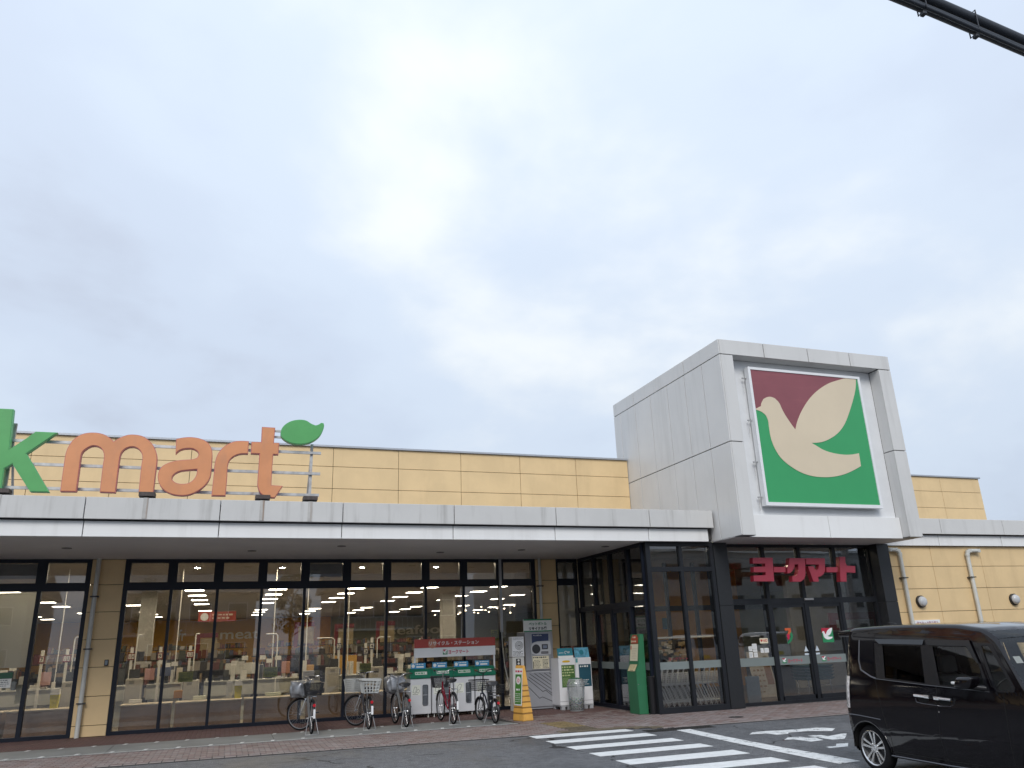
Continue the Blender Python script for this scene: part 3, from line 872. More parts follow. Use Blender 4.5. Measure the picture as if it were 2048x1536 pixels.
# ------------------------------------------------------------------ dove board on the tower
DOVE = [(12.506,7.234),(12.702,7.329),(12.719,7.399),(12.812,7.529),(12.998,7.603),(13.168,7.573),(13.29,7.451),(13.345,7.301),(13.426,7.127),(13.551,6.928),(13.679,6.748),(13.809,7.026),(14.008,7.316),(14.257,7.6),(14.572,7.865),(14.991,8.112),(15.358,8.243),(15.649,8.322),(15.996,8.313),(15.916,8.021),(15.758,7.688),(15.538,7.3),(15.34,7.003),(15.086,6.75),(14.783,6.567),(14.464,6.449),(14.131,6.411),(14.279,6.337),(14.487,6.237),(14.768,6.168),(15.126,6.137),(15.396,6.154),(15.642,6.201),(15.633,5.848),(15.372,5.729),(15.049,5.609),(14.672,5.528),(14.311,5.503),(13.933,5.53),(13.602,5.624),(13.288,5.797),(13.072,5.986),(12.929,6.245),(12.865,6.51),(12.858,6.752),(12.858,6.942),(12.817,7.076),(12.707,7.165),(12.529,7.222)]
X0, X1, Z0, Z1 = 12.51, 16.04, 4.81, 8.325
db = thing('emblem_board', 'huge square tower sign with a cream dove on red and green in a white frame', 'sign', (14.28, 16.30, 4.72))
b = nb()
box(b, 12.435, 16.115, 16.19, 16.36, 4.725, Z0); box(b, 12.435, 16.115, 16.19, 16.36, Z1, 8.395)
box(b, 12.435, X0, 16.19, 16.36, Z0, Z1); box(b, X1, 16.115, 16.19, 16.36, Z0, Z1)
part('frame', b, WHITE, db)
EG = mat('emblem_green', (0.04, 0.335, 0.12), 0.42, var=0.03, vscale=0.7)
ER = mat('emblem_red', (0.25, 0.075, 0.09), 0.42, var=0.06, vscale=0.9, grime=((0.36, 0.12, 0.12), 0.4, (0.4, 0.4, 4)))
EC = mat('emblem_cream', (0.68, 0.575, 0.42), 0.45, var=0.03, vscale=0.7)
b = nb(); box(b, X0 - .01, X1 + .01, 16.215, 16.34, Z0 - .01, Z1 + .01); part('green_field', b, EG, db)
D = smooth_poly(DOVE, ang=32)
redp = [(X0, Z1), (X0, 7.236)] + DOVE[1:18] + [(15.70, Z1)]
redp = [(X0, Z1), (X0, 7.236)]
i0 = min(range(len(D)), key=lambda i: (D[i][0] - 12.702) ** 2 + (D[i][1] - 7.329) ** 2)
i1 = min(range(len(D)), key=lambda i: (D[i][0] - 15.649) ** 2 + (D[i][1] - 8.322) ** 2)
redp += D[i0:i1 + 1] + [(15.66, Z1)]
b = nb(); prism(b, redp, 16.209, 16.216); part('red_field', b, ER, db)
b = nb(); prism(b, D, 16.205, 16.217); part('dove', b, EC, db)
b = nb()
for z in (8.1, 6.95, 5.85, 4.95):
    box(b, 12.30, 12.435, 16.30, 16.33, z - .012, z + .012)
    tube(b, [(12.33, 16.32, z), (12.33, 16.32, z - .35)], .007, 5)
part('bracket', b, GALV, db)
# ------------------------------------------------------------------ entrance lettering
KT = [[(12.416,3.53),(13.02,3.533),(12.97,2.943),(12.365,2.949),(12.375,3.09),(12.742,3.098),(12.750,3.17),(12.396,3.175),(12.412,3.304),(12.765,3.309),(12.769,3.386),(12.405,3.39)],
      [(13.019,3.299),(13.377,3.298),(13.355,3.167),(13.005,3.169)],
      [(13.538,3.522),(14.03,3.519),(13.965,3.107),(13.905,2.995),(13.783,2.929),(13.531,2.931),(13.546,3.068),(13.66,3.074),(13.73,3.123),(13.765,3.221),(13.786,3.363),(13.676,3.363),(13.654,3.292),(13.587,3.208),(13.489,3.145),(13.41,3.139),(13.438,3.3),(13.49,3.349)],
      [(14.056,3.519),(14.656,3.519),(14.608,3.217),(14.544,3.118),(14.443,3.061),(14.35,3.041),(14.354,2.923),(14.186,2.925),(14.081,3.312),(14.257,3.312),(14.30,3.205),(14.396,3.24),(14.44,3.354),(14.038,3.365)],
      [(14.666,3.289),(15.028,3.288),(14.993,3.158),(14.646,3.16)],
      [(15.141,3.556),(15.327,3.556),(15.305,3.403),(15.334,3.323),(15.605,3.315),(15.577,3.14),(15.285,3.156),(15.241,2.915),(15.044,2.917)]]
ks = thing('entrance_sign', 'thick crimson katakana letters mounted across the dark glass above the doors', 'sign', (14.0, 17.1, 2.93))
KM = mat('crimson_letter_face', (0.32, 0.035, 0.058), 0.45, var=0.04); KE = mat('crimson_letter_side', (0.26, 0.015, 0.03), 0.5, var=0.05)
for P in KT:
    b = nb(); prism(b, P, 17.005, 17.14); o = obj('letter', b, KE, ks, (0, 0, 0), absolute=True)
    b = nb(); prism(b, P, 16.998, 17.006); obj('face', b, KM, o, (0, 0, 0), absolute=True)
b = nb()
for z in (3.12, 3.36): box(b, 12.5, 15.5, 17.145, 17.165, z - .010, z + .010)
for x in (12.9, 14.25, 15.22): box(b, x - .01, x + .01, 17.145, 17.69, 3.35, 3.37)
part('rail', b, FRAME2, ks)
# ------------------------------------------------------------------ pipes, lamps, boards on the walls
def pipe(label, pts, brackets, r=0.05, wall=None):
    x, y, z = pts[-1]
    t = thing('drain_pipe', label, 'pipe', (x, y, z), group='grey drain pipes on the shop walls')
    b = nb(); tube(b, pts, r, 14); part('pipe', b, PVC, t, smooth=40)
    for i, p in enumerate(pts[1:-1]):
        b = nb()
        lathe(b, [(r + .006, -.05), (r + .012, 0), (r + .006, .05)], 14, c=(p[0], p[1], p[2])); part('joint', b, PVC, t, smooth=40)
    for z in brackets:
        b = nb(); box(b, pts[-1][0] - r - .035, pts[-1][0] + r + .035, pts[-1][1] - r - .012, wall, z - .014, z + .014); part('bracket', b, mat('pipe_bracket', (0.05, 0.05, 0.05), 0.5), t)
pipe('long straight grey drain pipe on the left yellow pier from canopy to paving', [(-3.05, 21.34, 3.965), (-3.05, 21.34, 0.0)], (3.08, 1.9, 0.72), 0.052, 21.42)
pipe('grey drain pipe on the yellow pier behind the bottle recycling machine', [(8.31, 21.35, 3.965), (8.31, 21.35, 0.0)], (3.2, 1.4), 0.045, 21.42)
def elbow(x0, x1, y, zt, zb):
    s = 1 if x1 > x0 else -1
    return [(x0, 17.80, zt), (x0, y, zt), (x1 - s * .12, y, zt), (x1 - s * .035, y, zt - .035), (x1, y, zt - .12), (x1, y, 0.0)]
pipe('cranked grey drain pipe on the right yellow wall, nearest the entrance column', elbow(17.56, 17.90, 17.70, 3.83, 0), (3.05, 1.80), 0.055, 17.80)
pipe('cranked grey drain pipe farther along the right wall between two round lamps', elbow(20.90, 20.44, 17.70, 3.81, 0), (3.05, 1.80), 0.055, 17.80)
cd = thing('cable_conduit', 'thin grey cable trunking hanging down the dark window frame near the recycling machine', 'conduit', (7.13, 21.38, 0))
b = nb(); box(b, 7.095, 7.165, 21.36, 21.425, 1.98, 3.96, .006); part('trunking', b, mat('trunking_grey', (0.40, 0.41, 0.43), 0.45), cd)
b = nb(); tube(b, [(7.13, 21.39, 1.99), (7.13, 21.36, 1.6), (7.16, 21.30, 1.1), (7.24, 21.25, 0.65), (7.30, 21.3, 0.3), (7.36, 21.25, 0.02)], .014, 8); part('cable', b, PVC, cd, smooth=50)
for x, lab in ((18.42, 'round domed wall lamp on the right yellow wall, nearer the entrance'), (21.98, 'round domed wall lamp on the right yellow wall, farther from the entrance')):
    t = thing('wall_lamp', lab, 'lamp', (x, 17.80, 2.40), group='round wall lamps')
    b = nb(); lathe(b, [(0.165, -0.0), (0.165, -0.06), (0.15, -0.075)], 32, 'y'); obj('base_ring', b, BLACK, t, (0, 0, 0), smooth=40)
    b = nb(); lathe(b, [(0.14, -0.06), (0.138, -0.10), (0.12, -0.135), (0.085, -0.16), (0.04, -0.172), (0.002, -0.174)], 32, 'y'); obj('dome', b, mat('lamp_dome', (0.52, 0.53, 0.54), 0.25), t, (0, 0, 0), smooth=60)
t = thing('notice_board', 'small white wall board about saving energy, green picture below its heading', 'board', (18.5, 17.78, 1.2))
b = nb(); box(b, 18.06, 18.97, 17.77, 17.80, 1.25, 1.90); part('panel', b, WHITE, t)
b = nb(); box(b, 18.08, 18.95, 17.766, 17.769, 1.27, 1.725); part('picture', b, mat('board_green', (0.16, 0.34, 0.09), 0.5, var=0.3, vscale=9), t)
b = nb(); text_into(b, '省エネへの取り組み', 18.12, 18.90, 1.765, 1.865, 17.767, 0.02); part('lettering', b, mat('plum_print', (0.25, 0.05, 0.12), 0.5), t)
t = thing('wall_intercom', 'small grey card reader on the left yellow pier', 'intercom', (-2.63, 21.40, 1.52))
b = nb(); box(b, -2.675, -2.59, 21.385, 21.42, 1.515, 1.65, .006); part('case', b, BLACK, t)
b = nb(); box(b, -2.662, -2.603, 21.381, 21.386, 1.535, 1.635); part('screen', b, mat('reader_grey', (0.22, 0.26, 0.29), 0.3), t)

# ------------------------------------------------------------------ emblem helper for small prints
def mini_emblem(bR, bG, bW, x, z, s, y, M=None):
    """dove badge of side s: lower left corner x,z"""
    def tr(P): return [((p[0] - X0) / (X1 - X0) * s + x, (p[1] - Z0) / (Z1 - Z0) * s + z) for p in P]
    prism(bG, tr([(X0, Z0), (X1, Z0), (X1, Z1), (X0, Z1)]), y - .0008, y, xf=M)
    prism(bR, tr([(X0, Z1), (X0, 7.236)] + DOVE[1:18] + [(X1, Z1)]), y - .0018, y - .001, xf=M)
    prism(bW, tr(DOVE), y - .0028, y - .002, xf=M)
ES_R = mat('badge_red', (0.45, 0.02, 0.05), 0.5); ES_G = mat('badge_green', (0.02, 0.23, 0.09), 0.5); ES_W = mat('badge_white', (0.8, 0.8, 0.8), 0.5)
def badge(parent, x, z, s, y, M=None):
    r, g_, w = nb(), nb(), nb()
    mini_emblem(r, g_, w, x, z, s, y, M)
    b = nb()
    o = obj('badge', g_, ES_G, parent, (0, 0, 0), absolute=True)
    # red and white layers joined into the badge print
    m1 = to_mesh(r, 'badge_red', ES_R); m2 = to_mesh(w, 'badge_white', ES_W)
    bb = bmesh.new(); bb.from_mesh(o.data)
    for f in bb.faces: f.material_index = 0
    for mi, me in ((1, m1), (2, m2)):
        n0 = len(bb.faces); bb.from_mesh(me); bb.faces.ensure_lookup_table()
        for f in bb.faces[n0:]: f.material_index = mi
        bpy.data.meshes.remove(me)
    bb.to_mesh(o.data); bb.free()
    o.data.materials.append(ES_R); o.data.materials.append(ES_W)
    return o
# stickers on the entrance glass
YS = YE - 0.008
dl, dr, wl_ = DOORS[1], DOORS[2], DOORS[0]
badge(dr, 14.82, 1.42, 0.36, YS)
for d, x in ((dl, 13.46), (dr, 14.70)):
    badge(d, x, 0.96, 0.12, YE - .014)
    b = nb(); text_into(b, 'ヨークマート', x + .17, x + .62, 0.965, 1.06, YE - .0145, .02); part('lettering', b, CRIM, d)
for d, x in ((dl, 14.18), (dr, 14.53)):
    b = nb(); prism(b, [(x, 1.22), (x + .13, 1.22), (x + .065, 1.36)], YS - .001, YS); quad(b, x, x + .13, 1.13, 1.175, YS - .001); part('warning_sticker', b, mat('pale_sticker', (0.55, 0.62, 0.68), 0.5), d)
b = nb(); prism(b, [(13.66, 1.75), (13.665, 1.81), (13.85, 1.81), (13.85, 1.73), (13.80, 1.66), (13.73, 1.66), (13.775, 1.75)], YS - .001, YS); part('numeral_sticker', b, mat('orange_print', (0.55, 0.10, 0.03), 0.5), dl)
b = nb(); prism(b, [(13.70, 1.66), (13.80, 1.66), (13.765, 1.53), (13.715, 1.53)], YS - .001, YS); part('numeral_sticker', b, CRIM, dl)
b = nb(); prism(b, [(13.85, 1.72), (13.89, 1.66), (13.885, 1.58), (13.82, 1.48), (13.71, 1.42), (13.69, 1.45), (13.76, 1.52), (13.82, 1.60), (13.80, 1.66)], YS - .001, YS); part('numeral_sticker', b, GRNP, dl)
b = nb(); quad(b, 12.85, 13.10, 1.46, 1.585, YS); part('sticker', b, CREAMP, wl_)
b = nb(); text_into(b, 'AED', 12.95, 13.08, 1.495, 1.56, YS - .001, .03)
prism(b, [(12.905, 1.49), (12.87, 1.53), (12.875, 1.56), (12.893, 1.562), (12.905, 1.55), (12.917, 1.562), (12.935, 1.56), (12.94, 1.53)], YS - .0018, YS - .001); part('lettering', b, RED, wl_)
r2 = random.Random(4)
for x0, x1, z0, z1 in ((12.485, 12.595, 1.285, 1.40), (12.60, 12.74, 1.335, 1.46), (12.61, 12.74, 1.265, 1.325), (12.485, 12.595, 1.13, 1.265), (12.625, 12.735, 1.135, 1.25), (12.84, 12.935, 1.235, 1.345), (12.955, 13.09, 1.235, 1.345)):
    b = nb(); quad(b, x0, x1, z0, z1, YS); o = part('sticker', b, PAPER, wl_)
    b = nb(); rows_of_marks(b, x0 + .012, x1 - .012, z0 + .015, z1 - .015, YS - .001, 4, r2, .4); part('print', b, mat('blue_grey_print', (0.15, 0.2, 0.3), 0.5), wl_)
b = nb(); text_into(b, 'ヨークマート', 9.99, 10.52, 1.155, 1.235, 17.438, .02); part('lettering', b, mat('dull_crimson', (0.2, 0.03, 0.04), 0.5))
# ------------------------------------------------------------------ recycling station
REDB = mat('banner_red', (0.42, 0.06, 0.045), 0.5, var=0.04)
BINB = mat('bin_grey_white', (0.64, 0.65, 0.67), 0.4, var=0.03)
LID = mat('bin_lid_green', (0.012, 0.145, 0.085), 0.35, var=0.08)
BLUEP = mat('placard_blue', (0.05, 0.27, 0.50), 0.45, var=0.06)
WINM = mat('bin_window', (0.10, 0.11, 0.125), 0.2, var=0.4, vscale=7)
rg = thing('recycling_banner', 'red and white recycling station banner on thin white posts behind the green-lidded bins', 'sign', (5.6, 20.95, 0))
b = nb(); box(b, 4.58, 6.78, 20.93, 20.96, 1.645, 1.86); part('red_panel', b, REDB, rg)
b = nb(); box(b, 4.58, 6.78, 20.93, 20.96, 1.41, 1.642); part('white_panel', b, WHITE, rg)
b = nb()
for x in (4.605, 6.755): box(b, x - .02, x + .02, 20.962, 21.0, 0.0, 1.85)
part('post', b, WHITE, rg)
b = nb(); text_into(b, 'リサイクル・ステーション', 4.97, 6.32, 1.70, 1.80, 20.926, .02); part('lettering', b, PAPER, rg)
b = nb(); lathe(b, [(0.115, -.0015), (0.115, 0)], 28, 'y', (5.06, 20.9295, 1.745)); part('leaf_circle', b, mat('banner_circle', (0.50, 0.20, 0.13), 0.5), rg)
b = nb(); text_into(b, 'ヨークマート', 5.49, 6.04, 1.475, 1.575, 20.928, .035); part('lettering', b, CRIM, rg)
badge(rg, 5.34, 1.465, 0.125, 20.929)
BINX = [(4.42, 4.95), (4.98, 5.52), (5.55, 6.09), (6.12, 6.66)]
BL = ['recycling bin with green lid at the left end of the row, folded milk carton picture',
      'recycling bin with green lid standing half behind the red bicycle',
      'recycling bin with green lid between the red bicycle and the dark electric bicycle',
      'recycling bin with green lid at the right end, behind the electric bicycle']
r3 = random.Random(9)
for k, (x0, x1) in enumerate(BINX):
    t = thing('recycling_bin', BL[k], 'bin', ((x0 + x1) / 2, 20.9, 0), group='green lidded recycling bins')
    yf, yb = 20.62, 21.12
    b = nb(); box(b, x0, x1, yf, yb, 0.085, 0.92, .012, 2); part('body', b, BINB, t)
    b = nb()
    prism(b, [(yf - .03, 0.915), (yf - .035, 0.945), (yf + .07, 1.115), (yf + .12, 1.15), (yb, 1.16), (yb, 0.915)], x0 - .012, x1 + .012, plane='yz')
    bmesh.ops.bevel(b, geom=[e for e in b.edges if e.calc_face_angle(0) > .5], offset=.012, segments=2, affect='EDGES')
    part('lid', b, LID, t, smooth=35)
    # label plate on the slope
    a = math.atan2(0.17, 0.105)
    M = Matrix.Translation((0, yf - .0385, 0.945)) @ Matrix.Rotation(-(pi / 2 - a), 4, 'X')
    b = nb(); quad(b, x0 + .12, x1 - .10, .075, .155, 0, M); part('label', b, mat('lid_label', (0.55, 0.58, 0.52), 0.5), t)
    b = nb(); rows_of_marks(b, x0 + .135, x1 - .115, .088, .142, -.0015, 1, r3, .8, M); part('print', b, GRNP, t)
    b = nb(); box(b, x0 + .03, x0 + .41, yf + .10, yf + .115, 1.15, 1.285); part('placard', b, BLUEP, t)
    b = nb(); lathe(b, [(.042, -.001), (.042, 0)], 20, 'y', (x0 + .09, yf + .0995, 1.218)); quad(b, x0 + .17, x0 + .36, 1.175, 1.215, yf + .098); part('placard_white', b, PAPER, t)
    b = nb(); rows_of_marks(b, x0 + .15, x0 + .39, 1.235, 1.272, yf + .098, 1, r3, .7); part('print', b, PAPER, t)
    b = nb(); quad(b, x0 + .035, x0 + .255, 0.53, 0.77, yf - .002); part('picture', b, mat('picture_paper', (0.74, 0.76, 0.68), 0.5), t)
    b = nb()
    shp = [[(.06, .60), (.11, .73), (.16, .71), (.13, .58)], [(.15, .60), (.19, .68), (.235, .64), (.21, .58)]][:2] if k == 0 else [[(.07, .62), (.10, .70), (.15, .745), (.20, .72), (.16, .62), (.11, .58)]]
    for P in shp:
        P = [(x0 + p[0], p[1]) for p in P]
        for i in range(len(P)):
            tube(b, [(P[i][0], yf - .004, P[i][1]), (P[(i + 1) % len(P)][0], yf - .004, P[(i + 1) % len(P)][1])], 0.0032, 4)
    rows_of_marks(b, x0 + .06, x0 + .22, .54, .565, yf - .003, 1, r3, .6)
    part('print', b, INK, t)
    b = nb(); box(b, x0 + .305, x0 + .445, yf - .004, yf + .002, 0.29, 0.77, .03, 3); part('window', b, WINM, t, smooth=30)
    b = nb(); box(b, x0 + .32, x0 + .43, yf - .006, yf - .003, 0.52, 0.535); part('window_bar', b, mat('bin_window_bar', (0.35, 0.37, 0.4), 0.3), t)
    for x in (x0 + .06, x1 - .06):
        for y in (yf + .05, yb - .05):
            b = nb(); lathe(b, [(.018, 0), (.018, .03), (.011, .03), (.011, .09)], 10, c=(x, y, 0)); part('foot', b, PVC, t)
# ------------------------------------------------------------------ bottle recycling machine
pm = thing('bottle_machine', 'tall grey bottle recycling machine with round intake hole and white sign on top', 'machine', (7.95, 21.0, 0))
MG = mat('machine_grey', (0.29, 0.295, 0.315), 0.4, var=0.04); MGD = mat('machine_groove', (0.035, 0.037, 0.042), 0.5); NAVY = mat('screen_navy', (0.03, 0.045, 0.11), 0.35, var=0.2); MSIL = mat('machine_silver', (0.52, 0.53, 0.55), 0.35, var=0.03)
yf = 20.70
b = nb(); box(b, 7.55, 8.35, yf, 21.36, .97, 1.955, .012, 2); box(b, 7.55, 8.35, yf, 21.36, .07, .95, .012, 2); box(b, 7.58, 8.32, yf + .03, 21.3, .02, 1.0); part('body', b, MG, pm)
b = nb(); prism(b, [(7.72, 1.0), (8.21, 1.0), (8.24, 1.15), (8.285, 1.45), (8.275, 1.72), (8.25, 1.925), (7.71, 1.925), (7.685, 1.72), (7.685, 1.40), (7.70, 1.2)], yf - .022, yf + .01); part('front_panel', b, mat('machine_panel', (0.33, 0.34, 0.36), 0.4), pm)
b = nb(); prism(b, [(7.735, 1.66), (7.80, 1.69), (7.90, 1.71), (8.215, 1.715), (8.22, 1.90), (7.735, 1.90)], yf - .027, yf - .02); part('screen_panel', b, NAVY, pm)
b = nb(); text_into(b, 'ペットボトル', 7.77, 8.02, 1.84, 1.88, yf - .0285, .02); part('lettering', b, PAPER, pm)
b = nb(); P = smooth_poly([(7.72, 1.40), (7.70, 1.55), (7.76, 1.66), (7.90, 1.70), (8.25, 1.70), (8.275, 1.52), (8.27, 1.37), (8.05, 1.355), (7.85, 1.36)], 60); prism(b, P, yf - .034, yf - .02); part('intake_panel', b, MSIL, pm)
b = nb(); lathe(b, [(.118, -.006), (.105, -.012), (.095, -.004), (.09, .05), (.002, .06)], 32, 'y', (7.845, yf - .034, 1.515)); part('intake_hole', b, MGD, pm, smooth=40)
b = nb(); box(b, 8.01, 8.185, yf - .042, yf - .03, 1.50, 1.63, .01, 2); part('display_frame', b, MGD, pm)
b = nb(); box(b, 8.04, 8.155, yf - .045, yf - .04, 1.525, 1.605); part('display', b, mat('display_blue_grey', (0.20, 0.23, 0.30), 0.2), pm)
b = nb(); box(b, 7.985, 8.195, yf - .04, yf - .03, 1.385, 1.45, .008); part('receipt_slot', b, mat('slot_grey', (0.16, 0.16, 0.17), 0.4), pm)
b = nb(); quad(b, 7.735, 8.205, 1.01, 1.335, yf - .026); part('instruction_sheet', b, CREAMP, pm)
b = nb(); rows_of_marks(b, 7.75, 8.19, 1.27, 1.325, yf - .028, 1, r3, .6); rows_of_marks(b, 7.78, 7.98, 1.02, 1.24, yf - .028, 7, r3, .5); rows_of_marks(b, 8.02, 8.19, 1.02, 1.25, yf - .028, 7, r3, .6); quad(b, 7.745, 7.765, 1.02, 1.2, yf - .028); part('print', b, INK, pm)
b = nb()
for k in range(9):
    s0 = 7.52 + k * .14 - .3
    z0 = .90; dz = -.62; dx = .92
    pts = [(s0, z0), (s0 + dx, z0 + dz)]
    if k < 2: pts = [(7.57, .78 - .18 * k), (8.0 - .1 * k, .44 - .16 * k), (8.08 - .1 * k, .47 - .16 * k), (8.33, .28 - .12 * k)]
    Q = []
    for (xa, za), (xb, zb) in zip(pts, pts[1:]):
        n = 8
        for i in range(n + 1):
            x = xa + (xb - xa) * i / n; z = za + (zb - za) * i / n
            if 7.565 < x < 8.335 and .10 < z < .905: Q.append((x, yf + .001, z))
    if len(Q) > 1: tube(b, Q, .0075, 5)
part('groove', b, MGD, pm)
b = nb(); box(b, 8.30, 8.325, yf - .012, yf, 1.03, 1.13, .006); box(b, 8.30, 8.325, yf - .012, yf, .82, .92, .006); part('lock', b, BLACK, pm)
b = nb(); box(b, 7.70, 8.22, yf - .008, yf, .925, .945); part('handle_strip', b, MSIL, pm)
b = nb(); box(b, 7.54, 8.36, 20.74, 20.79, 1.958, 2.285, .006); part('top_sign', b, PAPER, pm)
b = nb(); quad(b, 7.54, 8.36, 2.25, 2.285, 20.738); quad(b, 7.54, 8.36, 1.958, 1.985, 20.738); part('sign_border', b, GRNP, pm)
b = nb(); text_into(b, 'ペットボトル', 7.69, 8.21, 2.12, 2.205, 20.737, .03); part('lettering', b, GRNP, pm)
b = nb(); text_into(b, 'リサイクル機', 7.69, 8.21, 1.995, 2.085, 20.736, .05); part('lettering', b, INK, pm)
# ------------------------------------------------------------------ point terminal
pt = thing('point_terminal', 'slim white point terminal column standing beside the grey recycling machine', 'machine', (7.3, 20.75, 0))
b = nb(); box(b, 7.14, 7.47, 20.60, 20.88, 0.0, 1.325, .01); part('body', b, OFFW, pt)
b = nb(); box(b, 7.135, 7.475, 20.58, 20.86, 1.335, 1.845, .012); part('head', b, WHITE, pt)
b = nb()
for R in (.105, .075, .045): tube(b, circ((7.33, 20.578, 1.62), R, 'y', 28), .005, 4, closed=True)
lathe(b, [(.02, -.002), (.02, 0)], 14, 'y', (7.33, 20.578, 1.62)); rows_of_marks(b, 7.16, 7.45, 1.76, 1.83, 20.5785, 3, r3, .4); rows_of_marks(b, 7.16, 7.45, 1.36, 1.49, 20.5785, 4, r3, .5)
part('print', b, INK, pt)
b = nb(); box(b, 7.24, 7.37, 20.588, 20.602, 1.12, 1.29, .006); part('card_reader', b, BLACK, pt)
b = nb(); lathe(b, [(.03, -.002), (.03, 0)], 16, 'y', (7.305, 20.587, 1.25)); lathe(b, [(.03, -.002), (.03, 0)], 16, 'y', (7.305, 20.587, 1.17)); part('reader_light', b, PAPER, pt)
# ------------------------------------------------------------------ yellow cone sign
cs = thing('cone_sign', 'tall yellow tapering plastic sign stand with a green notice on its left side', 'sign', (6.45, 18.2, 0))
YC = mat('cone_yellow', (0.74, 0.40, 0.085), 0.45, var=0.06, vscale=4, grime=((0.40, 0.24, 0.10), 0.35, (5, 5, 2)))
def edge_x(z): return 6.38 + .09 * z / 1.19, 6.69 - .16 * z / 1.19
YA, YB = 18.0, 18.40
ZS = [0.0, .17, .29, .41, .53, .65, .76, 1.19]
for k, (za, zb) in enumerate(zip(ZS, ZS[1:])):
    b = nb()
    zb_ = zb - (.012 if zb < 1.1 else 0)
    (a0, c0), (a1, c1) = edge_x(za), edge_x(zb_)
    d0, d1 = .05 * za / 1.19, .05 * zb_ / 1.19
    frustum(b, (a0, c0, YA + d0, YB - d0), (a1, c1, YA + d1, YB - d1), za, zb_)
    bmesh.ops.bevel(b, geom=b.edges[:], offset=.009 if k else .014, segments=2, affect='EDGES')
    part('segment', b, YC, cs, smooth=40)
b = nb(); (a0, c0), (a1, c1) = edge_x(.02), edge_x(1.15)
frustum(b, (a0 + .008, c0 - .008, YA + .01, YB - .01), (a1 + .008, c1 - .008, YA + .055, YB - .055), .02, 1.15); part('core', b, mat('cone_groove', (0.30, 0.16, 0.04), 0.6), cs)
cs.rotation_euler = (0, 0, radians(16))
# the notice lies on the face turned to the left
M = Matrix.Translation((6.38 - .004, 18.40, 0)) @ Matrix.Rotation(radians(-90), 4, 'Z') @ Matrix.Rotation(-math.atan2(.09, 1.19), 4, 'X')
def sgn(name, m, fn):
    b = nb(); fn(b); return part(name, b, m, cs)
sgn('notice', PAPER, lambda b: box(b, .06, .355, -.010, -.004, .33, 1.13, xf=M))
sgn('notice_green', mat('notice_leaf_green', (0.06, 0.20, 0.03), 0.5, var=.05), lambda b: quad(b, .085, .33, .36, 1.0, -.012, M))
sgn('print', CRIM, lambda b: rows_of_marks(b, .08, .34, 1.03, 1.10, -.012, 1, r3, .7, M))
sgn('print', PAPER, lambda b: (lathe(b, [(.088, -.001), (.088, 0)], 24, 'y', (.21, -.0125, .87), xf=M), rows_of_marks(b, .13, .29, .64, .70, -.014, 1, r3, .8, M), rows_of_marks(b, .11, .31, .39, .60, -.014, 5, r3, .35, M)))
sgn('print', CRIM, lambda b: [tube(b, circ((.21 + .035 * cos(k * 1.26), -.016, .87 + .035 * sin(k * 1.26)), .018, 'y', 8), .004, 4, closed=True, xf=M) for k in range(5)])
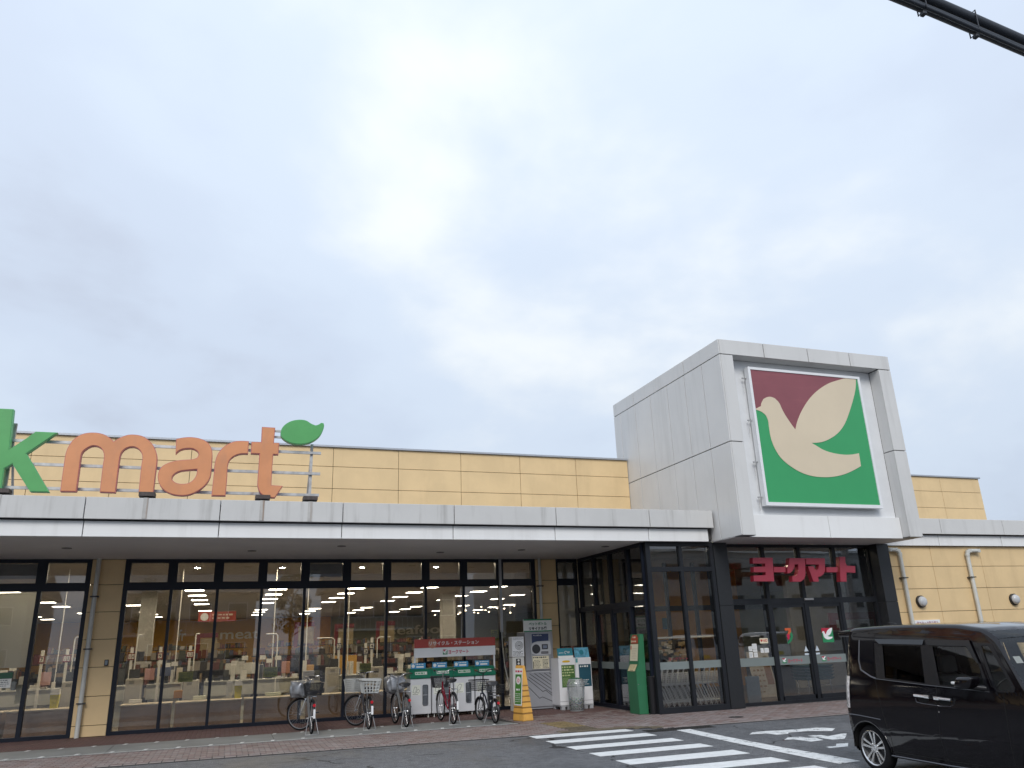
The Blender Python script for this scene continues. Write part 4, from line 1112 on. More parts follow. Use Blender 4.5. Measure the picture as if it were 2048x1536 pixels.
# ------------------------------------------------------------------ collection boxes
TEAL = mat('topper_teal', (0.02, 0.20, 0.26), 0.45, var=.1); TEALB = mat('topper_blue', (0.10, 0.33, 0.46), 0.45, var=.35, vscale=14); PGRN = mat('poster_olive_green', (0.06, 0.14, 0.035), 0.5, var=.1); PNAV = mat('poster_dark_teal', (0.015, 0.075, 0.11), 0.5, var=.1)
MWH = mat('collection_white', (0.78, 0.78, 0.80), 0.4, var=.03)
for k, (x0, x1, lab) in enumerate(((8.26, 8.735, 'white collection box with a green poster and teal header, nearer the grey machine'), (8.745, 9.20, 'white collection box with a dark teal poster and pale blue header by the glass'))):
    t = thing('collection_box', lab, 'box', ((x0 + x1) / 2, 20.4, .10), group='white collection boxes')
    yf = 20.15
    b = nb(); box(b, x0, x1, yf, 20.72, .105, 1.26, .012, 2); part('body', b, MWH, t)
    b = nb(); box(b, x0 + .003, x1 - .003, yf - .001, yf + .002, .20, .206); part('seam', b, MGD, t)
    M = Matrix.Translation((0, yf + .03, 1.262)) @ Matrix.Rotation(radians(-12), 4, 'X')
    b = nb(); box(b, x0 + .01, x1 - .03, 0, .02, 0, .255, xf=M); part('header', b, TEAL if k == 0 else TEALB, t)
    b = nb()
    if k == 0:
        quad(b, x0 + .015, x1 - .03, 0.0, .06, -.002, M); tube(b, circ((x0 + .25, -.003, .14), .035, 'y', 20, 0, 4.6, full=False), .006, 4, xf=M); rows_of_marks(b, x0 + .05, x0 + .2, .12, .15, -.002, 1, r3, .7, M); rows_of_marks(b, x0 + .3, x0 + .37, .12, .17, -.002, 2, r3, .7, M)
    else:
        lathe(b, [(.065, -.001), (.065, 0)], 24, 'y', (x0 + .21, -.003, .13), xf=M)
    part('header_print', b, PAPER if k == 0 else TEAL, t)
    b = nb(); quad(b, x0 + (.075 if k == 0 else .085), x1 - .02, .54, 1.09, yf - .002); part('poster', b, PGRN if k == 0 else PNAV, t)
    b = nb()
    if k == 0: rows_of_marks(b, x0 + .09, x1 - .05, .80, 1.07, yf - .004, 4, r3, .6); rows_of_marks(b, x0 + .10, x1 - .12, .57, .78, yf - .004, 8, r3, .3)
    else: rows_of_marks(b, x0 + .12, x1 - .04, 1.01, 1.07, yf - .004, 1, r3, .8); rows_of_marks(b, x0 + .10, x1 - .1, .58, .72, yf - .004, 4, r3, .5)
    part('print', b, mat('pale_green_print', (0.50, 0.55, 0.28), 0.5) if k == 0 else PAPER, t)
    if k == 0:
        b = nb(); prism(b, smooth_poly([(x0 + .10, 1.17), (x0 + .14, 1.20), (x0 + .30, 1.20), (x0 + .33, 1.175), (x0 + .29, 1.155), (x0 + .14, 1.155)], 80), yf - .004, yf - .001); part('sticker', b, mat('sticker_yellow', (0.65, 0.42, 0.03), 0.5), t)
    else:
        b = nb(); box(b, x0 - .004, x0 + .075, yf - .012, yf, .64, 1.13, .004); part('door_strip', b, WHITE, t)
        b = nb(); box(b, x0 + .005, x0 + .06, yf - .014, yf - .001, 1.14, 1.245); part('sticker', b, mat('sticker_teal', (0.12, 0.36, 0.38), 0.5), t)
        b = nb(); box(b, x1 + .002, x1 + .018, yf + .05, yf + .20, .48, .80, .004); part('leaflet_pocket', b, NAVY, t)
    tp_ = thing('pallet', 'low grey plastic pallet under the ' + ('green poster' if k == 0 else 'dark teal poster') + ' collection box', 'pallet', ((x0 + x1) / 2, 20.4, 0), group='grey pallets')
    b = nb(); box(b, x0 + .01, x1 - .01, 20.13, 20.70, .078, .10)
    for xx in (x0 + .02, (x0 + x1) / 2 - .05, x1 - .12):
        for yy in (20.13, 20.6): box(b, xx, xx + .10, yy, yy + .10, 0, .078)
    part('deck', b, mat('pallet_grey', (0.38, 0.39, 0.41), 0.5), tp_)
# ------------------------------------------------------------------ cap bin
cb = thing('cap_bin', 'clear plastic bin half full of bottle caps in front of the white collection boxes', 'bin', (8.53, 19.72, 0))
CLR = glass('clear_plastic', (0.88, 0.90, 0.90), 1.35, 0.06, 0.12)
_t = CLR.node_tree; _o = next(n for n in _t.nodes if n.type == 'OUTPUT_MATERIAL'); _s = _o.inputs['Surface'].links[0].from_socket
_d = N(_t, 'ShaderNodeBsdfDiffuse'); _d.inputs[0].default_value = (0.75, 0.78, 0.78, 1)
_m = N(_t, 'ShaderNodeMixShader'); _m.inputs[0].default_value = 0.22
_t.links.new(_s, _m.inputs[1]); _t.links.new(_d.outputs[0], _m.inputs[2]); _t.links.new(_m.outputs[0], _o.inputs['Surface'])
b = nb(); lathe(b, [(.175, .012), (.185, .02), (.205, .30), (.225, .60), (.232, .62), (.215, .66), (.19, .74), (.17, .755)], 32, cap=False); obj('shell', b, CLR, cb, (0, 0, 0), smooth=50)
b = nb(); lathe(b, [(.18, .0), (.185, .014)], 24); tube(b, circ((0, 0, .60), .232, 'z', 32), .007, 6, closed=True); tube(b, circ((0, 0, .755), .17, 'z', 32), .006, 6, closed=True); obj('rim', b, mat('clear_rim', (0.45, 0.48, 0.48), 0.25), cb, (0, 0, 0), smooth=50)
b = nb(); lathe(b, [(.165, .757), (.165, .775), (.06, .79), (.02, .79)], 24); obj('lid', b, mat('cap_lid_green', (0.01, 0.10, 0.05), 0.4), cb, (0, 0, 0), smooth=40)
r4 = random.Random(3)
b = nb()
cm = [mat('cap_white', (0.65, 0.66, 0.64), 0.4), mat('cap_green', (0.08, 0.30, 0.12), 0.4), mat('cap_blue', (0.08, 0.18, 0.42), 0.4), mat('cap_black', (0.04, 0.04, 0.05), 0.4)]
for k in range(420):
    z = .02 + r4.random() * .26
    R = .172 + .035 * z / .3
    rr = R * (r4.random() ** 0.35) * .98 - .012; a = r4.random() * 2 * pi
    M = Matrix.Translation((rr * cos(a), rr * sin(a), z + .02)) @ Matrix.Rotation(r4.random() * 3, 4, 'X') @ Matrix.Rotation(r4.random() * 3, 4, 'Y')
    n0 = len(b.faces); lathe(b, [(.016, -.008), (.016, .008)], 7, xf=M); b.faces.ensure_lookup_table()
    mi = r4.choice((0, 0, 0, 1, 2, 3, 0, 1))
    for f in b.faces[n0:]: f.material_index = mi
stuff(obj('bottle_caps', b, cm, cb, (0, 0, 0)))
# ------------------------------------------------------------------ green kiosk post and black bin
gp = thing('green_post', 'green cranked metal post with red and cream notices by the glass entrance corner', 'post', (9.28, 17.9, 0))
GPM = mat('post_green', (0.028, 0.155, 0.07), 0.45, var=.07, vscale=3); 
b = nb(); prism(b, [(9.235, 0.0), (9.225, .95), (9.30, 1.08), (9.395, 1.79), (9.50, 1.79), (9.485, .95), (9.475, 0)], 17.68, 18.16); bmesh.ops.bevel(b, geom=[e for e in b.edges if e.calc_face_angle(0) > .9], offset=.007, segments=2, affect='EDGES')
part('body', b, GPM, gp)
M = Matrix.Translation((9.298, 18.16, 1.08)) @ Matrix.Rotation(radians(-90), 4, 'Z') @ Matrix.Rotation(-math.atan2(.095, .71), 4, 'X')
b = nb(); P = [(.06, .50), (.42, .50), (.42, .62), (.34, .70), (.14, .70), (.06, .62)]; prism(b, P, -.006, -.003, xf=M); part('red_plate', b, mat('plate_red', (0.42, 0.07, 0.035), 0.5), gp)
b = nb(); rows_of_marks(b, .09, .40, .52, .58, -.008, 1, r3, .85, M); rows_of_marks(b, .15, .33, .61, .68, -.008, 1, r3, .6, M); part('print', b, CREAMP, gp)
b = nb(); quad(b, .05, .44, .10, .485, -.005, M); part('notice', b, CREAMP, gp)
b = nb(); rows_of_marks(b, .13, .40, .14, .40, -.007, 7, r3, .25, M); part('print', b, mat('pale_brown_print', (0.4, 0.33, 0.25), 0.5), gp)
b = nb(); quad(b, .07, .11, .36, .45, -.007, M); part('print', b, RED, gp)
M = Matrix.Translation((9.222, 18.16, .95)) @ Matrix.Rotation(radians(-90), 4, 'Z') @ Matrix.Rotation(-math.atan2(.075, .13), 4, 'X')
b = nb(); quad(b, .06, .42, .0, .20, -.006, M); part('notice', b, mat('buff_paper', (0.62, 0.52, 0.30), 0.6), gp)
b = nb(); rows_of_marks(b, .09, .39, .06, .17, -.008, 4, r3, .3, M); quad(b, .16, .34, .015, .03, -.008, M); part('print', b, INK, gp)
b = nb(); lathe(b, [(.012, -.01), (.012, 0)], 10, 'y', (9.255, 17.68, .66)); part('lock', b, CHROME, gp)
kb = thing('cylinder_bin', 'black cylindrical bin squeezed between the green post and the glass corner', 'bin', (9.565, 17.60, 0))
b = nb(); lathe(b, [(.085, 0), (.09, .02), (.092, .80), (.098, .815), (.085, .83), (.08, .72), (.02, .72)], 28); obj('body', b, BLACK, kb, (0, 0, 0), smooth=40)
# ------------------------------------------------------------------ shopping carts
def make_cart():
    t = thing('shopping_cart', 'chrome shopping cart nested in the row behind the entrance glass', 'cart', (0, 0, 0), group='nested shopping carts')
    W = .24
    CST = mat('cart_zinc', (0.80, 0.81, 0.82), 0.35, metal=0.1, var=0.03, obj=True)
    b = nb()
    for s in (-W, W):
        tube(b, [(.02, s, .95), (-.03, s, .80), (-.10, s, .56), (-.02, s, .42), (.10, s, .13), (.11, s, .09)], .014, 6)
        tube(b, [(-.10, s, .56), (.30, s, .60)], .008, 5); tube(b, [(.10, s, .17), (.62, s * .7, .20)], .011, 6)
        tube(b, [(.02, s, .50), (.17, s, .14)], .007, 5)
    tube(b, [(.10, -W, .17), (.10, W, .17)], .009, 6); tube(b, [(-.10, -W, .56), (-.10, W, .56)], .008, 6)
    obj('frame', b, CST, t, smooth=50)
    b = nb(); tube(b, [(.02, -W - .01, .95), (.02, W + .01, .95)], .017, 8); obj('handle', b, BLACK, t, smooth=50)
    b = nb()
    for i in range(6):
        z = .60 + i * .045; x0 = -.02; x1 = .56
        tube(b, [(x0, -W + .03, z), (x1, -.16, z), (x1, .16, z), (x0, W - .03, z)], .0035, 4, closed=True)
    for i in range(9):
        f = i / 8; x = -.02 + .58 * f; w = (W - .03) + (.16 - W + .03) * f
        tube(b, [(x, -w, .83), (x, -w, .60), (x, w, .60), (x, w, .83)], .003, 4)
    obj('basket', b, CST, t)
    for x, y in ((.11, W), (.11, -W), (.62, .17), (.62, -.17)):
        b = nb(); lathe(b, [(.045, -.014), (.05, 0), (.045, .014)], 14, 'y', (x, y, .052)); obj('wheel', b, RUBBER, t, smooth=40)
        b = nb(); box(b, x - .012, x + .012, y - .02, y + .02, .055, .13); obj('fork', b, PVC, t)
    return t
c0 = make_cart()
for k in range(13):
    c = c0 if k == 0 else copy_tree(c0)
    c.location = (9.98 + k * .152, 18.32, 0.005)
    c['label'] = 'chrome shopping cart nested in the row behind the entrance glass'
c0['label'] = 'last chrome shopping cart of the nested row, against the glass corner'
# ------------------------------------------------------------------ bicycles
SPOKE = mat('spoke_steel', (0.5, 0.5, 0.5), 0.35, metal=0.9, var=0.0)
RIM = mat('alloy_rim', (0.22, 0.22, 0.23), 0.45, metal=0.8, var=0.03, obj=True)
REFL = mat('red_reflector', (0.45, 0.01, 0.02), 0.2, coat=0.6)
WREF = mat('white_reflector', (0.8, 0.8, 0.8), 0.25)
SADM = mat('black_saddle', (0.015, 0.015, 0.018), 0.5, var=0.1)
SILV = None
def cover_mat():
    m = mat('silver_cover', (0.31, 0.32, 0.34), 0.32, metal=0.55, var=0.25, vscale=9, bump=0.5, bscale=14)
    return m
def bicycle(label, loc, ang, frame, R=.335, wb=1.10, steer=0, front='mesh', rear=None, saddle=True, seat_h=.86, bar_h=1.03, carrier=True, refl='both', electric=False, grips=BLACK, bask=BLACK, fender=BLACK, kick=False, saddle_col=None):
    t = thing('bicycle', label, 'bicycle', loc, radians(ang), group='bicycles parked on the strip')
    hx = wb - .14
    St = Matrix.Translation((hx, 0, 0)) @ Matrix.Rotation(radians(steer), 4, 'Z') @ Matrix.Translation((-hx, 0, 0))
    I = Matrix.Identity(4)
    tw_ = .021 if R > .3 else .025
    # front wheel turns about the head tube
    def wheel(cx_, M, drive):
        b = nb(); lathe(b, [(.018, -.04), (.022, -.03), (.014, -.01), (.014, .01), (.022, .03), (.018, .04)], 12, 'y', (cx_, 0, R), xf=M); hub = obj('wheel', b, CHROME, t, smooth=40)
        b = nb(); tube(b, circ((cx_, 0, R), R - tw_, 'y', 48), tw_, 8, closed=True, xf=M); obj('tyre', b, RUBBER, hub, smooth=60)
        b = nb(); lathe(b, [(R - 2 * tw_ - .006, -.009), (R - 2 * tw_ + .004, -.011), (R - 2 * tw_ + .004, .011), (R - 2 * tw_ - .006, .009), (R - 2 * tw_ - .006, -.009)], 48, 'y', (cx_, 0, R), xf=M, cap=False); obj('rim', b, RIM, hub, smooth=40)
        b = nb()
        for i in range(28):
            a = 2 * pi * i / 28; a2 = a + (.35 if i % 2 else -.35); s = .028 if (i // 2) % 2 else -.028
            tube(b, [(cx_ + .02 * cos(a2), s, R + .02 * sin(a2)), (cx_ + (R - 2 * tw_) * cos(a), 0, R + (R - 2 * tw_) * sin(a))], .0014, 3, xf=M)
        obj('spokes', b, SPOKE, hub)
        # mudguard
        b = nb(); a0, a1 = (radians(35), radians(190)) if drive else (radians(20), radians(165))
        if not drive: a0, a1 = radians(15), radians(160)
        n = 18
        for i in range(n):
            A, B = a0 + (a1 - a0) * i / n, a0 + (a1 - a0) * (i + 1) / n
            q = []
            for a, y, r in ((A, -.025, R + .012), (A, 0, R + .024), (A, .025, R + .012)): q.append((cx_ + r * cos(a), y, R + r * sin(a)))
            for a, y, r in ((B, -.025, R + .012), (B, 0, R + .024), (B, .025, R + .012)): q.append((cx_ + r * cos(a), y, R + r * sin(a)))
            vs = [b.verts.new(M @ Vector(p)) for p in q]
            b.faces.new((vs[0], vs[1], vs[4], vs[3])); b.faces.new((vs[1], vs[2], vs[5], vs[4]))
        bmesh.ops.remove_doubles(b, verts=b.verts, dist=.0005)
        obj('mudguard', b, fender, t, smooth=60)
    wheel(0, I, True); wheel(wb, St, False)
    bb = (.43, 0, R - .045)
    st_top = (.27, 0, seat_h - .14)
    hd_t = (hx - .035, 0, .88 if R > .3 else .80); hd_b = (hx + .015, 0, R + .34 if R > .3 else R + .36)
    b = nb()
    tube(b, [bb, st_top], .0155, 10)
    tube(b, [hd_b, (hx - .18, 0, .55), (hx - .36, 0, .36), bb], .019, 10)
    if not electric: tube(b, [(hd_t[0] + .02, 0, hd_t[2] - .08), (hx - .20, 0, .63), (hx - .38, 0, .50), (.36, 0, .46)], .014, 10)
    tube(b, [hd_b, hd_t], .019, 10)
    for s in (-1, 1):
        tube(b, [(bb[0], s * .03, bb[2]), (0, s * .055, R)], .0095, 8)
        tube(b, [(.31, s * .018, seat_h - .26), (.10, s * .05, R + .2), (0, s * .055, R)], .008, 8)
    obj('frame', b, frame, t, smooth=50)
    b = nb()
    for s in (-1, 1): tube(b, [(hx + .02, s * .03, hd_b[2] - .02), (hx + .06, s * .05, R + .2), (wb, s * .052, R)], [.012, .012, .008], 8, xf=St)
    box(b, hx - .0, hx + .04, -.04, .04, hd_b[2] - .035, hd_b[2] - .01, xf=St)
    obj('fork', b, CHROME if frame is not MATS.get('ebike_navy') else frame, t, smooth=50)
    # bars
    b = nb(); tube(b, [(hd_t[0], 0, hd_t[2]), (hd_t[0] - .03, 0, bar_h - .05)], .012, 8, xf=St)
    y = .27
    pts = [(hd_t[0] - .24, -y, bar_h + .015), (hd_t[0] - .10, -y + .01, bar_h + .02), (hd_t[0] + .02, -y + .09, bar_h + .01), (hd_t[0] + .02, -.09, bar_h - .03), (hd_t[0] - .01, -.04, bar_h - .06)]
    full = pts + [(p[0], -p[1], p[2]) for p in reversed(pts)]
    tube(b, full, .011, 8, xf=St)
    obj('handlebar', b, CHROME if not electric else BLACK, t, smooth=60)
    for s in (-1, 1):
        b = nb(); tube(b, [(hd_t[0] - .25, s * y, bar_h + .015), (hd_t[0] - .12, s * (y - .008), bar_h + .02)], .0165, 8, xf=St); obj('grip', b, grips, t, smooth=60)
        b = nb(); tube(b, [(hd_t[0] - .08, s * (y - .03), bar_h + .0), (hd_t[0] - .20, s * (y + .005), bar_h - .03)], .005, 5, xf=St); obj('brake_lever', b, CHROME, t, smooth=60)
    b = nb()
    for s in (-1, 1): tube(b, [(hd_t[0] - .02, s * (y - .04), bar_h), (hd_t[0] + .12, s * .12, bar_h + .03), (hd_t[0] + .08, s * .03, bar_h - .12), (hx + .02, s * .02, R + .36)], .003, 4, xf=St)
    obj('brake_cable', b, BLACK, t)
    # cranks, chain case
    b = nb(); prism(b, smooth_poly([(-.06, R - .05), (-.05, R + .05), (.40, R + .06), (.52, R - .01), (.52, R - .09), (.43, R - .13)], 50), -.065, -.05); obj('chain_case', b, BLACK if electric else mat('chain_case_grey', (0.16, 0.16, 0.17), 0.4), t)
    b = nb(); tube(b, [(bb[0] - .12, -.085, bb[2] + .11), (bb[0], -.075, bb[2]), (bb[0], .075, bb[2]), (bb[0] + .12, .085, bb[2] - .11)], .009, 6); obj('crank', b, CHROME, t, smooth=40)
    for s in (-1, 1):
        b = nb(); box(b, bb[0] + s * .12 - .045, bb[0] + s * .12 + .045, s * .095, s * .18, bb[2] - s * .11 - .012, bb[2] - s * .11 + .012); obj('pedal', b, BLACK, t)
    # saddle
    if saddle:
        b = nb(); tube(b, [st_top, (.235, 0, seat_h - .02)], .0125, 8); obj('seat_post', b, CHROME, t, smooth=50)
        b = nb()
        secs = [(.115, .115, -.0), (.07, .135, .014), (-.0 + .0, .128, .018), (-.08, .06, .014), (-.15, .03, .009), (-.17, .018, .0)]
        rings = []
        for dx, w, dz in secs:
            x = .225 - dx
            rings.append([b.verts.new((x, w * cos(a), seat_h + dz + (.034 if sin(a) > 0 else .05) * sin(a))) for a in [2 * pi * k / 14 for k in range(14)]])
        for A, B in zip(rings, rings[1:]):
            for k in range(14): b.faces.new((A[k], A[(k + 1) % 14], B[(k + 1) % 14], B[k]))
        b.faces.new(rings[0]); b.faces.new(rings[-1])
        obj('saddle', b, saddle_col or SADM, t, smooth=70)
        b = nb()
        for s in (-1, 1): tube(b, [(.15, s * .05, seat_h - .02), (.15, s * .05, seat_h - .075), (.18, s * .05, seat_h - .085), (.21, s * .05, seat_h - .02)], .007, 5)
        obj('saddle_spring', b, CHROME, t)
    # carrier
    zc_ = 2 * R + .075
    if carrier:
        b = nb(); tube(b, [(.27, -.05, zc_), (-.02, -.07, zc_), (-.20, -.06, zc_), (-.20, .06, zc_), (-.02, .07, zc_), (.27, .05, zc_)], .006, 6)
        for x in (-.10, .02, .14): tube(b, [(x, -.068, zc_), (x, .068, zc_)], .005, 5)
        for s in (-1, 1): tube(b, [(-.12, s * .07, zc_), (0, s * .062, R)], .005, 5)
        obj('carrier', b, CHROME, t, smooth=50)
    # baskets
    def wire_basket(name, x0, x1, wt, wb_, z0, z1, m, M, nx, nz, r, solid=False):
        b = nb(); xb0, xb1 = x0 + .03, x1 - .03
        def rect(f): return [(xb0 + (x0 - xb0) * f, (wb_ + (wt - wb_) * f)), (xb1 + (x1 - xb1) * f, (wb_ + (wt - wb_) * f))]
        for i in range(nz + 1):
            f = i / nz; (a, w), (c, _) = rect(f); z = z0 + (z1 - z0) * f
            rr = r * (2.2 if i == nz else 1)
            tube(b, [(a, -w, z), (c, -w, z), (c, w, z), (a, w, z)], rr, 4, closed=True, xf=M)
        (a0, w0), (c0_, _) = rect(0); (a1_, w1), (c1_, _) = rect(1)
        for i in range(nx + 1):
            f = i / nx
            for sy in (-1, 1): tube(b, [(a0 + (c0_ - a0) * f, sy * w0, z0), (a1_ + (c1_ - a1_) * f, sy * w1, z1)], r, 4, xf=M)
            y0_ = -w0 + 2 * w0 * f; y1_ = -w1 + 2 * w1 * f
            tube(b, [(a1_, y1_, z1), (a0, y0_, z0), (c0_, y0_, z0), (c1_, y1_, z1)], r, 4, xf=M)
        obj(name, b, m, t, smooth=50)
    fx0, fx1 = hx + .04, hx + .33
    fz0 = R * 2 + .07; fz1 = fz0 + .25
    if front == 'mesh': wire_basket('front_basket', fx0, fx1, .20, .155, fz0, fz1, bask, St, 11, 8, .0042)
    elif front == 'plastic': wire_basket('front_basket', fx0, fx1 + .02, .21, .16, fz0, fz1 + .02, bask, St, 7, 6, .0085)
    elif front == 'wire': wire_basket('front_basket', fx0, fx1, .20, .17, fz0 + .08, fz1 + .06, bask, St, 7, 5, .004)
    if front in ('cover', 'plastic_cover'):
        b = nb()
        bmesh.ops.create_icosphere(b, subdivisions=4, radius=1)
        rc = random.Random(int(abs(loc[0]) * 100))
        from mathutils import noise as mn
        for v in b.verts:
            p = v.co.copy()
            f = mn.noise(p * 1.6 + Vector((loc[0], 3, 1))) * .20 + abs(mn.noise(p * 3.5 + Vector((loc[0], 0, 0)))) * .16 - .05
            e = Vector([math.copysign(abs(c) ** .5, c) for c in p])
            taper = 1 - .16 * (1 - (p.z + 1) / 2)
            q = Vector((e.x * .20 * taper, e.y * .25 * taper, e.z * .19)) * (1 + f)
            v.co = St @ (Vector(((fx0 + fx1) / 2, 0, (fz0 + fz1) / 2 - .01)) + q)
        obj('basket_cover', b, cover_mat(), t, smooth=80)
    if rear:
        zr = zc_ + .02
        if rear == 'mesh': wire_basket('rear_basket', -.24, .17, .19, .155, zr, zr + .24, bask, I, 12, 9, .0042)
        elif rear == 'plastic': wire_basket('rear_basket', -.24, .16, .20, .15, zr, zr + .26, bask, I, 5, 4, .014)
        elif rear == 'wire': wire_basket('rear_basket', -.22, .14, .17, .16, zr + .04, zr + .2, BLACK, I, 5, 3, .004)
    # reflectors
    if refl in ('both', 'red'):
        b = nb(); lathe(b, [(.03, -.012), (.034, 0), (.002, .006)], 14, 'x', (-R * .82 - .035, 0, R * 1.72)); obj('rear_reflector', b, REFL, t, smooth=50)
    if refl in ('both', 'white'):
        b = nb(); box(b, -R - .045, -R - .02, -.022, .022, R * .98, R * 1.50, .004); obj('fender_reflector', b, WREF, t)
    # stand
    b = nb()
    if kick: tube(b, [(.36, .05, R - .05), (.28, .17, 0.0)], .008, 6)
    else:
        for s in (-1, 1): tube(b, [(0, s * .07, R), (-.10, s * .13, .03), (-.13, s * .14, .006)], .007, 6)
        tube(b, [(-.13, -.14, .006), (-.17, -.05, .008), (-.17, .05, .008), (-.13, .14, .006)], .006, 6)
    obj('stand', b, mat('stand_steel', (0.42, 0.42, 0.42), 0.4, metal=.5), t, smooth=50)
    if electric:
        b = nb(); box(b, .24, .34, -.045, .045, R + .03, .66, .012, 2); obj('battery', b, BLACK, t)
        b = nb(); box(b, .238, .241, -.03, .03, .44, .48); obj('battery_label', b, PAPER, t)
        b = nb(); lathe(b, [(.09, -.05), (.10, 0), (.09, .05)], 20, 'y', bb); obj('motor', b, BLACK, t, smooth=40)
    return t
SILF = mat('silver_frame_paint', (0.24, 0.245, 0.25), 0.3, metal=0.5, var=.05)
DKF = mat('dark_grey_frame_paint', (0.06, 0.06, 0.07), 0.3, metal=0.3)
REDF = mat('red_frame_paint', (0.22, 0.012, 0.03), 0.25, metal=0.2, coat=.5)
NVF = mat('ebike_navy', (0.012, 0.016, 0.03), 0.35, metal=0.2)
WBK = mat('white_basket_plastic', (0.46, 0.47, 0.46), 0.45, var=.04)
bicycle('silver bicycle with a silver cover on its front basket and a black mesh rear basket', (1.83, 18.50, 0), 91.5, SILF, steer=58, front='cover', rear='mesh', saddle=True, seat_h=.82, bar_h=1.11, R=.34, refl='both')
bicycle('dark bicycle carrying white plastic baskets both front and rear', (3.07, 18.64, 0), 91.5, DKF, steer=46, front='plastic', rear='plastic', bask=WBK, seat_h=.82, bar_h=1.14, R=.335)
bicycle('bicycle with black saddle and a grey covered front basket, left of the bins', (3.88, 18.52, 0), 91.3, SILF, steer=4, front='cover', seat_h=.88, bar_h=1.08, R=.335, refl='red')
bicycle('red bicycle with a black front basket standing before the green-lidded bins', (4.95, 18.48, 0), 90.6, REDF, steer=2, front='mesh', bask=mat('black_basket', (0.03, 0.03, 0.035), 0.5), seat_h=.92, bar_h=1.12, R=.335, refl='white')
bicycle('small-wheeled dark navy electric bicycle with brown grips at the right end', (5.78, 17.98, 0), 91.5, NVF, R=.255, wb=1.0, steer=8, front='wire', rear='wire', seat_h=.84, bar_h=1.10, electric=True, grips=mat('brown_grip', (0.10, 0.04, 0.025), 0.6), kick=True, refl='red', saddle_col=mat('pale_trim_saddle', (0.05, 0.05, 0.055), 0.5))
# ------------------------------------------------------------------ tall black van
def lerp_tab(tab, x):
    if x <= tab[0][0]: return tab[0][1]
    for (a, ya), (c, yc) in zip(tab, tab[1:]):
        if x <= c: return ya + (yc - ya) * (x - a) / (c - a)
    return tab[-1][1]
def smooth_tab(tab, x):
    n = 0; s = 0
    for d in (-.04, -.02, 0, .02, .04): s += lerp_tab(tab, x + d); n += 1
    return s / n
VW = [(0.2, .665), (.28, .70), (.5, .735), (.85, .7375), (1.0, .735), (1.08, .725), (1.55, .655), (1.66, .635), (1.8, .60)]
VT = [(-.42, 1.70), (-.34, 1.745), (-.2, 1.77), (.5, 1.785), (1.2, 1.78), (1.6, 1.765), (1.95, 1.715), (2.136, 1.60), (2.25, 1.41), (2.42, 1.10), (2.52, 1.02), (2.75, .965), (2.88, .88), (2.96, .70), (2.985, .5)]
def vhalf(x, z):
    w = smooth_tab(VW, z)
    if x < -.26: w -= .10 * min(1, (-.26 - x) / .16) ** 2
    if x > 2.45: w -= .22 * min(1, (x - 2.45) / .53) ** 2
    return w
def vlean(x, z):
    rw = max(0, (.2 - x) / .62)
    return x + .15 * max(0, z - .72) * rw
NS, NA, NR = 34, 6, 14
def vsection(x):
    zt = smooth_tab(VT, x); zs = zt - .062
    P = []
    for k in range(NS + 1):
        z = .20 + (zs - .20) * k / NS
        P.append((vhalf(x, z), z))
    w0 = vhalf(x, zs)
    rr = .06
    for k in range(1, NA + 1):
        a = k / NA * pi / 2
        P.append((w0 - rr * .75 * (1 - cos(a)), zs + rr * .82 * sin(a)))
    we, ze = P[-1]
    for k in range(1, NR + 1):
        f = k / NR
        P.append((we * (1 - f), ze + (zt - ze) * (1 - (1 - f) ** 2)))
    return P
def arc_poly(cx_, cz_, R, n=22, zmin=.1):
    P = [(cx_ + R * cos(pi * k / n), cz_ + R * sin(pi * k / n)) for k in range(n + 1)]
    return P + [(cx_ - R, zmin), (cx_ + R, zmin)]
RWIN = [(0.439, 1.532), (1.068, 1.516), (1.095, 1.102), (0.449, 1.142)]
FGL = [(1.255, 1.513), (1.742, 1.510), (1.875, 1.339), (1.93, 1.154), (1.919, 1.067), (1.318, 1.091)]
TRI = [(1.945, 1.517), (2.035, 1.516), (2.273, 1.106), (2.235, 1.065), (2.108, 1.065), (2.070, 1.109)]
QW = [(0.012, 1.595), (0.285, 1.600), (0.262, 1.146), (0.204, 1.168), (0.015, 1.238), (-0.028, 1.344)]
def convex_cut(b, poly):
    """cuts and removes what lies inside a convex outline of the xz plane (both sides)"""
    c = Vector((sum(p[0] for p in poly) / len(poly), sum(p[1] for p in poly) / len(poly)))
    inside = []
    for i in range(len(poly)):
        p, q_ = Vector(poly[i]), Vector(poly[(i + 1) % len(poly)])
        d = (q_ - p); nrm = Vector((d.y, -d.x)).normalized()
        if nrm.dot(c - p) > 0: nrm = -nrm
        inside.append((p, nrm))
        bmesh.ops.bisect_plane(b, geom=b.verts[:] + b.edges[:] + b.faces[:], plane_co=(p.x, 0, p.y), plane_no=(nrm.x, 0, nrm.y), dist=1e-5)
    dele = []
    for f in b.faces:
        m = f.calc_center_median()
        if abs(m.y) < .45: continue
        if all((Vector((m.x, m.z)) - p).dot(n_) < -1e-5 for p, n_ in inside): dele.append(f)
    bmesh.ops.delete(b, geom=dele, context='FACES')
def side_pt(x, z, s, off=0.0): return Vector((vlean(x, z), s * (vhalf(x, z) + off), z))
